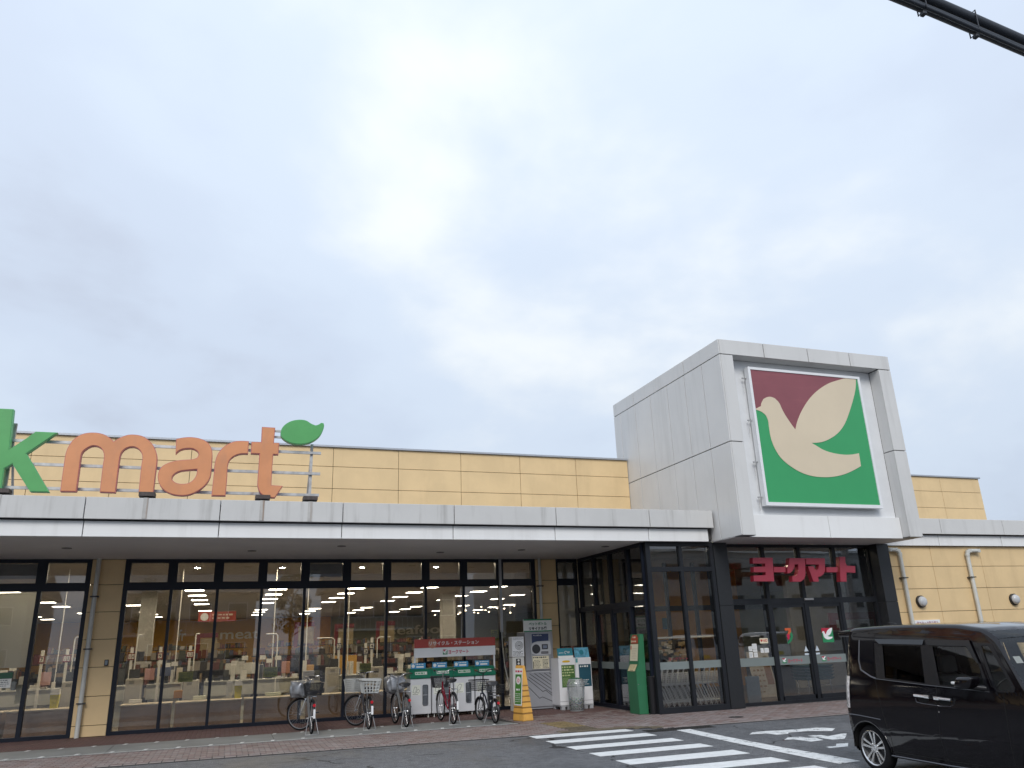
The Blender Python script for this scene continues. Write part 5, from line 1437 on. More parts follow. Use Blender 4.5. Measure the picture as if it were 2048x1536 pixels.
def side_sheet(b, poly, s, off, th=0.0):
    """a sheet following the curved side inside an outline"""
    P = [Vector(p) for p in poly]
    xs = [p.x for p in P]; zs = [p.y for p in P]
    bb_ = bmesh.new()
    nx = max(2, int((max(xs) - min(xs)) / .06)); nz = max(2, int((max(zs) - min(zs)) / .05))
    grid = [[bb_.verts.new((min(xs) - .01 + (max(xs) - min(xs) + .02) * i / nx, 0, min(zs) - .01 + (max(zs) - min(zs) + .02) * k / nz)) for k in range(nz + 1)] for i in range(nx + 1)]
    for i in range(nx):
        for k in range(nz): bb_.faces.new((grid[i][k], grid[i + 1][k], grid[i + 1][k + 1], grid[i][k + 1]))
    area = sum(P[i].x * P[(i + 1) % len(P)].y - P[(i + 1) % len(P)].x * P[i].y for i in range(len(P)))
    sg = 1 if area > 0 else -1
    for i in range(len(P)):
        d = P[(i + 1) % len(P)] - P[i]
        nrm = Vector((d.y, -d.x)) * sg
        bmesh.ops.bisect_plane(bb_, geom=bb_.verts[:] + bb_.edges[:] + bb_.faces[:], plane_co=(P[i].x, 0, P[i].y), plane_no=(nrm.x, 0, nrm.y), dist=1e-6, clear_outer=True)
    mp_ = {}
    for v in bb_.verts: mp_[v] = b.verts.new(side_pt(v.co.x, v.co.z, s, off))
    for f in bb_.faces: b.faces.new([mp_[v] for v in f.verts])
    bb_.free()
def side_line(b, pts, s, r, off=.001, closed=False):
    Q = []
    for i in range(len(pts) - (0 if closed else 1)):
        a, c = Vector(pts[i]), Vector(pts[(i + 1) % len(pts)])
        n = max(1, int((c - a).length / .05))
        for k in range(n):
            p = a + (c - a) * k / n; Q.append(side_pt(p.x, p.y, s, off))
    if not closed: Q.append(side_pt(pts[-1][0], pts[-1][1], s, off))
    tube(b, Q, r, 5, closed=closed)
VG_D = glass('privacy_glass', (0.05, 0.052, 0.055), 1.5, 0.03)
VG_L = glass('car_glass', (0.82, 0.86, 0.80), 1.5, 0.03)
def van(label, paintm, loc, ang, group=None, detail=True):
    t = thing('van', label, 'van', loc, radians(ang), group)
    xs = [-.42, -.415, -.40, -.375, -.34, -.30, -.26] + [-.20 + .055 * k for k in range(48)] + [2.44, 2.48, 2.52, 2.58, 2.64, 2.70, 2.76, 2.82, 2.87, 2.91, 2.94, 2.96, 2.975, 2.985]
    xs = sorted(set(round(x, 4) for x in xs))
    b = nb(); ws_b = nb()
    secs = [vsection(x) for x in xs]
    nS = len(secs[0])
    ring = []
    for x, sec_ in zip(xs, secs):
        full = [(y, z) for y, z in sec_] + [(-y, z) for y, z in reversed(sec_[:-1])]
        bow = .20 * max(0, min(1, (x - 1.1) / .9)) * max(0, min(1, (2.99 - x) / .42))
        ring.append([Vector((vlean(x, z) + bow * max(0, 1 - (y / .66) ** 2) * max(0, min(1, (z - .75) / .25)), y, z)) for y, z in full])
    nF = len(ring[0])
    def isws(i, j):
        xm = (xs[i] + xs[i + 1]) / 2
        if not (1.99 < xm < 2.47): return False
        jj = j if j < nS - 1 else nF - 2 - j
        return jj >= NS + NA - 1
    vm = {}; vw = {}
    def gv(bm, d, i, j):
        if (i, j) not in d: d[(i, j)] = bm.verts.new(ring[i][j])
        return d[(i, j)]
    for i in range(len(xs) - 1):
        for j in range(nF - 1):
            bm, d = (ws_b, vw) if isws(i, j) else (b, vm)
            bm.faces.new((gv(bm, d, i, j), gv(bm, d, i + 1, j), gv(bm, d, i + 1, j + 1), gv(bm, d, i, j + 1)))
    b.faces.new([gv(b, vm, 0, j) for j in range(nF)]); b.faces.new([gv(b, vm, len(xs) - 1, j) for j in range(nF)][::-1])
    for poly in (RWIN, FGL, TRI): convex_cut(b, poly)
    for cx_ in (0.0, 2.52): convex_cut(b, arc_poly(cx_, .265, .325))
    body = obj('body', b, paintm, t, smooth=42)
    obj('windscreen', ws_b, VG_L, t, smooth=60)
    for s in (-1, 1):
        for poly, m in ((RWIN, VG_D), (FGL, VG_L), (TRI, VG_L)):
            b = nb(); side_sheet(b, poly, s, -.006); obj('window', b, m, t, smooth=60)
    if not detail: 
        pass
    TRIM = mat('van_black_trim', (0.012, 0.012, 0.014), 0.25, var=.05)
    VIS = mat('smoked_visor', (0.02, 0.021, 0.023), 0.15, var=.05)
    SEAM = mat('panel_gap', (0.004, 0.004, 0.004), 0.9, var=0)
    for s in (-1, 1):
        b = nb(); side_sheet(b, QW, s, .004); obj('quarter_window', b, mat('quarter_glass_black', (0.006, 0.006, 0.008), 0.06, var=0, coat=.5), t, smooth=60)
        # black surrounds built from strips
        b = nb()
        def ringstrip(outer, inner):
            n = len(outer)
            for i in range(n): side_sheet(b, [outer[i], outer[(i + 1) % n], inner[(i + 1) % n], inner[i]], s, .003)
        ringstrip([(0.290, 1.560), (1.128, 1.545), (1.115, 1.080), (0.300, 1.125)], RWIN)
        ringstrip([(1.155, 1.545), (1.79, 1.54), (1.905, 1.339), (2.00, 1.06), (1.985, 1.045), (1.255, 1.070)], FGL)
        ringstrip([(1.895, 1.545), (2.085, 1.54), (2.315, 1.090), (2.295, 1.050), (2.085, 1.042), (2.035, 1.10)], TRI)
        side_sheet(b, [(1.118, 1.575), (1.165, 1.575), (1.265, 1.075), (1.105, 1.085)], s, .0025)
        obj('window_surround', b, TRIM, t, smooth=60)
        b = nb(); side_line(b, [(0.29, 1.125), (1.10, 1.08), (1.99, 1.043)], s, .0045, .004); obj('belt_moulding', b, mat('belt_grey', (0.06, 0.06, 0.065), 0.35), t, smooth=60)
        b = nb(); side_line(b, [(-.03, 1.60), (-.042, 1.344), (.0, 1.228), (.20, 1.15), (.29, 1.128)], s, .010, .003); obj('quarter_moulding', b, mat('quarter_moulding_grey', (0.09, 0.09, 0.10), 0.3), t, smooth=60)
        # weather visors over the side windows
        for P in ([(0.30, 1.612), (1.13, 1.592), (1.125, 1.535), (0.40, 1.552)], [(1.165, 1.590), (1.80, 1.580), (1.905, 1.335), (1.875, 1.335), (1.755, 1.512), (1.19, 1.528)]):
            b = nb()
            n = len(P)
            top = [side_pt(p[0], p[1], s, .006) for p in P[:2]]
            if n == 4: low = [side_pt(P[2][0], P[2][1], s, .028), side_pt(P[3][0], P[3][1], s, .028)]; b.faces.new([b.verts.new(p) for p in top + low])
            else:
                side_sheet(b, [P[0], P[1], P[4], P[5]], s, .02); side_sheet(b, [P[1], P[2], P[3], P[4]], s, .02)
            obj('window_visor', b, VIS, t, smooth=60)
        # shut lines
        b = nb()
        side_line(b, [(1.16, 1.66), (1.152, 1.58), (1.262, 1.075), (1.225, .80), (1.185, .50), (1.20, .26)], s, .0035, -.0005)
        side_line(b, [(.30, 1.66), (.272, 1.14), (.285, 1.05), (.33, .72), (.385, .45), (.37, .27)], s, .0035, -.0005)
        side_line(b, [(.30, 1.655), (1.15, 1.635), (1.80, 1.60), (1.875, 1.50), (2.02, 1.10), (2.16, 1.03), (2.13, .62), (2.10, .27)], s, .0035, -.0005)
        side_line(b, [(.37, .275), (1.20, .265), (2.10, .275)], s, .0035, -.0005)
        side_line(b, [(-.33, .68), (.0, .66), (.20, .648)], s, .004, .0)
        obj('shut_line', b, SEAM, t)
        b = nb(); side_line(b, [(-.36, .672), (-.1, .664), (.27, .640)], s, .006, .003); obj('bumper_trim', b, mat('trim_glint', (0.12, 0.12, 0.13), 0.15, metal=.6), t, smooth=60)
        b = nb(); side_line(b, [(.30, .222), (1.2, .212), (2.18, .222)], s, .009, .004); obj('sill_trim', b, MATS['trim_glint'], t, smooth=60)
        # chrome handles
        for xa, xb, za, zb in ((.93, 1.165, .962, .952), (1.235, 1.475, .945, .936)):
            b = nb(); pa, pb = side_pt(xa, za, s, .03), side_pt(xb, zb, s, .03)
            d = (pb - pa)
            for f0, f1, hh, oo in ((0, .72, .016, .0), (.70, 1.0, .021, .004)) if xa < 1.2 else ((0, .30, .021, .004), (.28, 1.0, .016, 0)):
                A = pa + d * f0; B = pa + d * f1; n_ = Vector((0, s, 0))
                vs = []
                for p in (A, B):
                    for dy, dz in ((-.02, -hh), (.006 + oo, -hh * .8), (.010 + oo, 0), (.006 + oo, hh * .8), (-.02, hh)):
                        vs.append(b.verts.new(p + n_ * dy + Vector((0, 0, dz))))
                for k in range(4): b.faces.new((vs[k], vs[k + 1], vs[6 + k], vs[5 + k]))
                b.faces.new(vs[:5]); b.faces.new(vs[5:][::-1])
            obj('door_handle', b, CHROME, t)
            b = nb(); cxm = (xa + xb) / 2; P = smooth_poly([(cxm - .09, za - .012), (cxm + .09, za - .012), (cxm + .075, za - .055), (cxm, za - .075), (cxm - .075, za - .055)], 80)
            side_sheet(b, P, s, .002); obj('handle_recess', b, SEAM, t, smooth=60)
        b = nb(); side_line(b, [(.92, .93), (.925, .885), (1.0, .872), (1.27, .858), (1.43, .862), (1.485, .885), (1.49, .925)], s, .0035, .002); obj('handle_crease', b, MATS['trim_glint'], t, smooth=60)
        if s == -1:
            b = nb(); p = side_pt(1.247, .793, s, .004); tube(b, [p, p + Vector((0, s * .004, 0))], .010, 12); obj('key_lock', b, CHROME, t)
        # wheel arch lips and liners
        for cx_ in (0.0, 2.52):
            b = nb(); P = [(cx_ + .338 * cos(pi * k / 20), .265 + .338 * sin(pi * k / 20)) for k in range(21)]; side_line(b, [(cx_ + .338, .235)] + P + [(cx_ - .338, .235)], s, .010, -.003); obj('arch_lip', b, paintm, t, smooth=60)
            b = nb()
            n = 18
            A_ = [[b.verts.new((cx_ + .33 * cos(pi * k / n), s * y, .265 + .33 * sin(pi * k / n))) for k in range(n + 1)] for y in (.71, .40)]
            for k in range(n): b.faces.new((A_[0][k], A_[0][k + 1], A_[1][k + 1], A_[1][k]))
            b.faces.new([v for v in A_[1]])
            obj('arch_liner', b, SEAM, t)
        # tail lamps
        b = nb(); 
        TL = [(-.417, 1.155), (-.235, 1.145), (-.255, .75), (-.419, .745)]
        side_sheet(b, TL, s, .008); obj('tail_lamp', b, mat('tail_lamp_clear', (0.62, 0.58, 0.56), 0.12, var=.5, vscale=22, coat=.6), t, smooth=60)
        # door mirror
        b = nb()
        pm_ = side_pt(1.83, 1.135, s, .13)
        box(b, -.115, .105, -.085, .085, -.062, .065, .035, 3)
        for v in b.verts:
            v.co.x += .02 * (v.co.z / .04); v.co = pm_ + v.co
        mo = obj('mirror', b, paintm, t, smooth=50)
        b = nb(); tube(b, [side_pt(1.93, 1.075, s, -.01), pm_ + Vector((.03, 0, -.035))], [.035, .028], 10); obj('mirror_arm', b, TRIM, mo, smooth=50)
        b = nb(); box(b, pm_.x - .155, pm_.x - .095, pm_.y + (s * .035 - .042), pm_.y + (s * .035 + .042), pm_.z - .018, pm_.z + .012, .008, 2); obj('indicator', b, mat('indicator_clear', (0.72, 0.71, 0.68), 0.15), mo, smooth=50)
        # headlamp
        b = nb(); side_sheet(b, [(2.66, .90), (2.90, .84), (2.93, .66), (2.72, .70)], s, .006); obj('headlamp', b, mat('headlamp_clear', (0.55, 0.57, 0.6), 0.1, var=.3, vscale=20, coat=.6), t, smooth=60)
        # wheels
        for cx_ in (0.0, 2.52):
            y0 = s * .695
            b = nb(); lathe(b, [(.20, -.155 * s), (.255, -.155 * s), (.277, -.13 * s), (.279, -.08 * s), (.277, -.03 * s), (.262, -.008 * s), (.235, 0), (.213, .0), (.203, -.012 * s), (.20, -.155 * s)], 56, 'y', (cx_, y0, .279), cap=False); w = obj('wheel', b, RUBBER, t, smooth=40)
            b = nb()
            lathe(b, [(.206, -.002 * s), (.210, .002 * s), (.203, .004 * s), (.193, -.006 * s), (.186, -.10 * s), (.18, -.10 * s)], 56, 'y', (cx_, y0, .279), cap=False)
            for k in range(5):
                a = 2 * pi * k / 5 + pi / 2
                for da in (-.20, .20):
                    p0 = (cx_ + .05 * cos(a + da * 1.4), .279 + .05 * sin(a + da * 1.4)); p1 = (cx_ + .196 * cos(a + da), .279 + .196 * sin(a + da))
                    dx, dz = p1[0] - p0[0], p1[1] - p0[1]; L_ = math.hypot(dx, dz); nx_, nz_ = -dz / L_, dx / L_
                    wA, wB = .011, .0145
                    q4 = [(p0[0] + nx_ * wA, p0[1] + nz_ * wA), (p1[0] + nx_ * wB, p1[1] + nz_ * wB), (p1[0] - nx_ * wB, p1[1] - nz_ * wB), (p0[0] - nx_ * wA, p0[1] - nz_ * wA)]
                    V = [[b.verts.new((p[0], y0 + yy, p[1])) for p in q4] for yy in (-.012 * s, -.035 * s)]
                    V[0][0].co.y -= .012 * s; V[0][3].co.y -= .012 * s
                    b.faces.new(V[0]); 
                    for i in range(4): b.faces.new((V[0][i], V[0][(i + 1) % 4], V[1][(i + 1) % 4], V[1][i]))
            lathe(b, [(.058, -.03 * s), (.056, -.022 * s), (.040, -.018 * s), (.034, -.012 * s), (.002, -.010 * s)], 24, 'y', (cx_, y0, .279))
            for k in range(4):
                a = 2 * pi * k / 4 + .5; lathe(b, [(.0105, -.03 * s), (.0105, -.012 * s)], 8, 'y', (cx_ + .05 * cos(a), y0, .279 + .05 * sin(a)))
            obj('rim', b, mat('machined_alloy', (0.68, 0.68, 0.68), 0.25, metal=.9, var=.03), w, smooth=30)
            b = nb(); lathe(b, [(.001, -.06 * s), (.187, -.06 * s)], 40, 'y', (cx_, y0, .279), cap=False); lathe(b, [(.06, -.055 * s), (.125, -.055 * s)], 40, 'y', (cx_, y0, .279), cap=False); obj('wheel_back', b, mat('brake_dark', (0.018, 0.018, 0.02), 0.5), w)
    # rear: spoiler, screen, plate, bumper; roof rails and aerial
    b = nb(); box(b, -.44, -.08, -.61, .61, 1.665, 1.745, .022, 2)
    for v in b.verts: v.co.z += .06 * (v.co.x + .10) * 0.5 - .012 * (v.co.y / .6) ** 2
    obj('spoiler', b, paintm, t, smooth=40)
    b = nb(); P = []
    for z in (1.60, 1.12):
        xx = vlean(-.42, z) - .004
        P.append([(xx, -.54, z), (xx, .54, z)])
    b.faces.new([b.verts.new(p) for p in (P[0][0], P[0][1], P[1][1], P[1][0])]); obj('rear_window', b, mat('rear_glass_black', (0.01, 0.01, 0.012), 0.05, var=0), t)
    b = nb(); box(b, -.435, -.424, -.165, .165, .62, .785); obj('number_plate', b, mat('plate_yellow', (0.62, 0.50, 0.08), 0.5), t)
    b = nb(); tube(b, [(.02, 0, 1.765), (.03, 0, 1.79), (-.12, 0, 1.815)], [.014, .010, .004], 8); obj('aerial', b, BLACK, t, smooth=60)
    # cabin
    UPH = mat('cabin_upholstery', (0.05, 0.05, 0.055), 0.85); DASH = mat('cabin_dash', (0.02, 0.02, 0.022), 0.6)
    b = nb(); box(b, -.3, 2.35, -.62, .62, .25, .42); box(b, 1.95, 2.40, -.62, .62, .42, .98, .05, 2); obj('dashboard', b, DASH, t)
    for y in (-.33, .33):
        b = nb(); box(b, 1.15, 1.62, y - .24, y + .24, .48, .68, .05, 2); box(b, 1.05, 1.20, y - .23, y + .23, .62, 1.18, .05, 2); box(b, 1.04, 1.14, y - .12, y + .12, 1.20, 1.40, .04, 2); obj('seat', b, UPH, t, smooth=40)
        b = nb(); box(b, .30, .75, y - .29, y + .29, .48, .68, .05, 2); box(b, .20, .34, y - .29, y + .29, .62, 1.16, .05, 2); obj('seat', b, UPH, t, smooth=40)
    b = nb(); tube(b, circ((0, 0, 0), .17, 'x', 24), .014, 6, closed=True, xf=Matrix.Translation((1.82, -.33, 1.0)) @ Matrix.Rotation(radians(25), 4, 'Y')); obj('steering_wheel', b, BLACK, t, smooth=60)
    b = nb(); box(b, 2.235, 2.24, -.50, -.40, 1.33, 1.40); 
    for v in b.verts: v.co.x = vlean(2.19 - (v.co.z - 1.36) * .5, v.co.z)
    obj('windscreen_sticker', b, WHITE, t)
    return t
def carpaint(name, col, metal=.0, coat=1.0, rough=.25):
    m = mat(name, col, rough, metal=metal, var=.0, coat=coat, spec=.5)
    return m
VP = carpaint('plum_black_paint', (0.0035, 0.0025, 0.004), 0.0, .2, .06)
van('tall boxy plum-black van with machined alloy wheels stopped on the asphalt by the painted character', VP, (8.66, 8.88, ZR), -91.5)

# ------------------------------------------------------------------ overhead cable
oc = thing('overhead_cable', 'thick dark bundled overhead cables crossing the sky above the van', 'cable', (8, 4.75, 8))
CB = mat('cable_black', (0.028, 0.034, 0.045), 0.6, var=.1)
def catline(off_y, off_z, r, sag=.10, n=60, ph=0.0):
    b = nb(); P = []
    for i in range(n + 1):
        x = -14 + 40 * i / n
        P.append((x, 4.72 + .10 * (x - 6.5) + off_y + .012 * sin(x * 1.3 + ph), 8.01 + off_z + sag * ((x - 6) / 20) ** 2 + .010 * sin(x * 2.1 + ph)))
    tube(b, P, r, 10)
    return b
for oy, oz, r, ph in ((0, .075, .058, 0), (.02, -.055, .05, .4), (-.03, -.115, .022, 1.1)):
    part('strand', catline(oy, oz, r, ph=ph), CB, oc, smooth=60)
for x in (6.45, 7.28):
    b = nb(); yc = .10 * (x - 6.5) - .03; tube(b, [(x, 4.69 + yc, 8.15), (x, 4.81 + yc, 8.15), (x + .01, 4.82 + yc, 7.88), (x - .01, 4.69 + yc, 7.88)], .008, 6, closed=True); box(b, x - .03, x + .02, 4.72 + yc, 4.78 + yc, 7.82, 7.865, .008); part('clamp', b, CB, oc)
# ------------------------------------------------------------------ inside the shop
LAMP = emis('ceiling_lamp_glow', (1.0, 0.93, 0.76), 22.0)
LF = mat('lamp_frame', (0.5, 0.5, 0.48), 0.5)
b = nb(); box(b, -.33, .33, -.33, .33, -.028, -.022); lm = to_mesh(b, 'diffuser', LAMP)
b = nb(); box(b, -.36, .36, -.36, -.33, -.03, 0); box(b, -.36, .36, .33, .36, -.03, 0); box(b, -.36, -.33, -.33, .33, -.03, 0); box(b, .33, .36, -.33, .33, -.03, 0); fm_ = to_mesh(b, 'frame', LF)
cl0 = thing('ceiling_light', 'square ceiling light panel glowing inside the shop, one of many in rows', 'light', (0, 0, 0), group='square ceiling lights in the shop')
link('diffuser', lm, cl0); link('frame', fm_, cl0)
first = True
for y in (29.0, 32.1, 35.1, 38.2, 41.5, 48.2, 51.4, 55.0):
    for k in range(-4, 6):
        x = 1.7 + 2.98 * k
        if (k, round(y)) in (((-2), 41), (-2, 38)): continue
        c = cl0 if first else copy_tree(cl0)
        first = False
        c.location = (x, y, 3.968)
dl0 = None
DLM = emis('downlight_glow', (1.0, 0.86, 0.6), 480.0)
for x in (-3.2, -0.92, 1.34, 3.60, 5.85):
    t = thing('downlight', 'small round downlight in the ceiling just behind the upper window panes', 'light', (x, 23.7, 3.968), group='downlights behind the window')
    b = nb(); lathe(b, [(.09, 0), (.09, -.012), (.07, -.012)], 18); obj('bezel', b, LF, t)
    b = nb(); lathe(b, [(.001, -.013), (.07, -.013)], 18, cap=False); obj('lens', b, DLM, t)
for x, y in [(9.95, 17.62), (10.4, 17.62), (10.85, 17.62), (11.3, 17.62)] + [(12.5 + 1.2 * k, 17.95) for k in range(4)]:  # unseen lamps added to brighten the carts and the lobby
    t = thing('downlight', 'small round added lobby light hidden behind the head of the entrance glazing', 'light', (x, y, 3.99), group='added lobby lights')
    b = nb(); lathe(b, [(.11, 0), (.11, -.012), (.09, -.012)], 18); obj('bezel', b, LF, t)
    b = nb(); lathe(b, [(.001, -.013), (.09, -.013)], 18, cap=False); obj('lens', b, DLM, t)
for k in range(14):  # extra row out of sight, added to light the counters from above
    t = thing('downlight', 'small round added light over the packing counters, hidden behind the window head', 'light', (-6.9 + 1.06 * k, 21.85, 3.968), group='added lights over the packing counters')
    b = nb(); lathe(b, [(.09, 0), (.09, -.012), (.07, -.012)], 18); obj('bezel', b, LF, t)
    b = nb(); lathe(b, [(.001, -.013), (.07, -.013)], 18, cap=False); obj('lens', b, DLM, t)
SPM = emis('spot_glow', (1.0, 0.82, 0.55), 25.0)
for x, z in ((13.22, 3.45), (11.77, 3.42), (13.71, 3.64), (13.35, 3.53), (14.24, 3.52), (14.49, 3.47), (14.98, 3.64), (15.19, 3.53), (15.31, 3.84), (15.73, 3.73), (16.87, 3.86), (14.71, 3.85), (16.2, 3.7), (16.6, 3.45)):
    t = thing('spotlight', 'tiny warm spotlight hanging from the dark ceiling far inside the right window', 'light', (x, 48, z), group='warm spotlights deep in the shop')
    b = nb(); lathe(b, [(.02, .09), (.05, .06), (.055, 0)], 10); tube(b, [(0, 0, .08), (0, 0, 3.97 - z)], .008, 4); obj('housing', b, LF, t)
    b = nb(); lathe(b, [(.001, -.02), (.04, -.015), (.05, 0)], 10, cap=False); obj('lens', b, SPM, t)
def plain(name, label, cat, x0, x1, y0, y1, z0, z1, m, group=None, bev=0.0):
    o = one(name, x0, x1, y0, y1, z0, z1, m, None, bev)
    return tag(o, label, cat, group)
# wall words
WL = mat('wall_letter_cream', (0.85, 0.78, 0.58), 0.6)
def word(s, x0, x1, z0, z1, lab):
    b = nb(); text_into(b, s, x0, x1, z0, z1, 61.86, .015)
    g_ = bmesh.ops.extrude_face_region(b, geom=b.faces[:])
    bmesh.ops.translate(b, vec=(0, .05, 0), verts=[v for v in g_['geom'] if isinstance(v, bmesh.types.BMVert)])
    tag(obj('wall_lettering', b, WL), lab, 'lettering')
word('meat', -0.51, 2.15, 2.59, 3.17, 'pale rounded word meat on the ochre back wall')
word('seafood', 11.6, 16.3, 2.54, 3.22, 'pale rounded word seafood on the olive back wall')
word('fr', -3.3, -2.75, 2.57, 3.35, 'pale rounded letters fr on the ochre back wall')
# packing counters along the window
WOOD = mat('counter_wood', (0.36, 0.25, 0.175), 0.6, var=.10, vscale=3, grime=((0.26, 0.17, 0.11), 0.4, (0.6, 1, 14)))
CTOP = mat('counter_top', (0.50, 0.44, 0.34), 0.45)
CX = [(-7.6, -4.72), (-4.66, -2.62), (-2.30, -1.16), (-1.10, .46), (.50, 1.90), (2.02, 3.35), (3.40, 4.85)]
CLs = ['wooden packing counter behind the pale roller blind', 'wooden packing counter behind the window left of the yellow pier', 'wooden packing counter with a white tray, right of the yellow pier', 'wooden packing counter under the yellow-green notice by the grey desk', 'wooden packing counter below the yellow waste bin right of the pier', 'wooden packing counter behind the silver-covered bicycle', 'wooden packing counter behind the white-basket bicycle']
for (x0, x1), lab in zip(CX, CLs):
    t = thing('packing_counter', lab, 'counter', ((x0 + x1) / 2, 22.3, 0), group='packing counters along the window')
    b = nb(); box(b, x0 + .02, x1 - .02, 21.98, 22.02, .03, .565); box(b, x0 + .02, x0 + .05, 22.0, 22.5, .03, .565); box(b, x1 - .05, x1 - .02, 22.0, 22.5, .03, .565); part('panel', b, WOOD, t)
    b = nb(); box(b, x0, x1, 21.95, 22.55, .57, .61, .008); part('top', b, CTOP, t)
# till desks, numbers, poles
DESK = mat('till_desk_grey', (0.40, 0.39, 0.36), 0.5, var=.05)
for k, (x0, x1, z1, lab) in enumerate(((-3.74, -3.38, 1.17, 'grey till cabinet beside the yellow bin left of the pier'), (-2.33, -1.97, 1.17, 'grey till cabinet under number 14 with a white tray before it'), (-.98, -.61, 1.07, 'grey till cabinet beside the yellow-green notice'), (2.62, 2.93, 1.23, 'grey till cabinet behind the silver bicycle'), (3.82, 4.15, 1.20, 'grey till cabinet behind the white-basket bicycle'))):
    t = thing('till_cabinet', lab, 'cabinet', ((x0 + x1) / 2, 23.1, 0), group='grey till cabinets')
    b = nb(); box(b, x0, x1, 22.9, 23.4, .01, z1, .012); part('body', b, DESK, t)
    b = nb(); quad(b, x0 + .08, x0 + .20, z1 - .12, z1 - .05, 22.897); part('vent', b, mat('vent_grey', (0.22, 0.22, 0.21), 0.5), t)
    b = nb(); box(b, x0 + .05, x0 + .30, 23.0, 23.06, z1, z1 + .22, .006); part('screen', b, INK, t)
TCM = mat('till_counter_grey', (0.46, 0.47, 0.44), 0.5, var=.05)
CLUT = [mat('clutter_%d' % i, c, 0.55, var=.08) for i, c in enumerate(((0.66, 0.66, 0.63), (0.40, 0.41, 0.41), (0.05, 0.055, 0.06), (0.52, 0.48, 0.40), (0.14, 0.18, 0.26), (0.74, 0.74, 0.72)))]
r7_ = random.Random(31)
for x0, x1, lab in ((-5.4, -3.95, 'pale grey till counter with clutter left of the pier'), (-3.3, -2.4, 'pale grey till counter with clutter seen just right of the yellow pier'), (-1.9, -1.05, 'pale grey till counter with clutter under till number 9'), (-.5, .75, 'pale grey till counter with clutter below the red banner'), (.85, 2.5, 'pale grey till counter with clutter left of the silver bicycle'), (3.0, 3.75, 'pale grey till counter with clutter under till number 3'), (4.2, 5.6, 'pale grey till counter with clutter left of the recycling banner')):
    t = thing('till_counter', lab, 'counter', ((x0 + x1) / 2, 23.9, 0), group='pale till counters')
    b = nb(); box(b, x0, x1, 23.6, 24.2, .62, .97, .01); box(b, x0 + .05, x1 - .05, 23.75, 24.1, .0, .62); box(b, x0, x1, 23.55, 24.25, .97, 1.0, .006); part('body', b, TCM, t)
    b = nb()
    x = x0 + .03
    while x < x1 - .12:
        w = .04 + r7_.random() * .15; hh = .04 + r7_.random() ** 1.6 * .40; y = 23.6 + r7_.random() * .3
        n0 = len(b.faces); box(b, x, x + w, y, y + .12, 1.0, 1.0 + hh, .004); b.faces.ensure_lookup_table(); mi = r7_.choice((0, 0, 1, 2, 3, 4, 5, 5, 2))
        for f in b.faces[n0:]: f.material_index = mi
        if r7_.random() < .4:
            n0 = len(b.faces); z = 1.35 + r7_.random() * .15; box(b, x, x + .16, y + .06, y + .075, z, z + .11); tube(b, [(x + .08, y + .07, 1.0), (x + .08, y + .07, z)], .008, 5); b.faces.ensure_lookup_table()
            for f in b.faces[n0:]: f.material_index = r7_.choice((0, 2, 5))
        x += w + .02 + r7_.random() * .06
    stuff(part('clutter', b, CLUT, t))
MAR = mat('number_maroon', (0.17, 0.02, 0.025), 0.5); NAV2 = mat('number_navy', (0.03, 0.04, 0.09), 0.5)
NUM = [('7', -4.33, 1.70, MAR, .10), ('15', -3.78, 1.71, MAR, .15), ('14', -2.30, 1.70, MAR, .15), ('9', -1.62, 1.69, MAR, .10), ('13', -.90, 1.70, MAR, .15), ('2', 2.96, 1.77, NAV2, .11), ('3', 3.71, 1.61, NAV2, .11), ('4', 3.88, 1.75, NAV2, .12)]
TNL = {'7': 'maroon till sign 7 on a pole, leftmost, beside the pale roller blind', '15': 'maroon till sign 15 left of the yellow pier', '14': 'maroon till sign 14 in the first pane right of the pier', '9': 'maroon single-digit till sign 9 by the first mullion', '13': 'maroon till sign 13 above the yellow-green notice', '2': 'dark till sign 2 with white pole arm beside it', '3': 'low dark till sign 3 left of till sign 4', '4': 'dark till sign 4, rightmost of the number signs'}
for s, x, z, m, w in NUM:
    t = thing('till_number', TNL[s], 'sign', (x, 23.35, 0), group='till number signs')
    b = nb(); box(b, x - w / 2 - .012, x + w / 2 + .012, 23.30, 23.34, z - .09, z + .08); part('plate', b, m, t)
    b = nb()
    n = len(s)
    for i in range(n): quad(b, x - w / 2 + w * i / n + .006, x - w / 2 + w * (i + 1) / n - .006, z - .06, z + .055, 23.298)
    part('number_card', b, mat('number_card', (0.62, 0.60, 0.56), 0.5), t)
    b = nb()
    for i, ch in enumerate(s):
        a = x - w / 2 + w * i / n; c = a + w / n; text_into(b, ch, a + .02 + (.012 if ch == '1' else 0), c - .02 - (.012 if ch == '1' else 0), z - .045, z + .04, 23.296, .02)
    part('lettering', b, INK, t)
    b = nb(); box(b, x - .03, x + .03, 23.31, 23.35, .3, z - .09); box(b, x - .035, x + .035, 23.30, 23.35, z + .085, z + .22); part('pole', b, OFFW, t)
for k, (x, xa, zt, lab) in enumerate(((-3.65, -3.52, 2.21, 'slim white hooked pole left of the yellow pier'), (-2.20, -2.10, 2.22, 'slim white hooked pole in the first pane right of the pier'), (-.79, -.70, 2.21, 'slim white hooked pole in the second pane right of the pier'), (2.83, 2.36, 2.0, 'white pole with a long arm reaching left beside till number 2'), (4.03, 4.40, 1.98, 'white pole with a long arm reaching right beside till number 4'), (1.30, 1.0, 2.15, 'white double pole with an arm below the word meat'))):
    b = nb(); tube(b, [(x, 23.3, .3), (x, 23.3, zt - .05), (x + (xa - x) * .15, 23.3, zt), (xa, 23.3, zt)], .018, 6)
    tag(obj('support_pole', b, OFFW, smooth=60), lab, 'pole', 'white till poles')
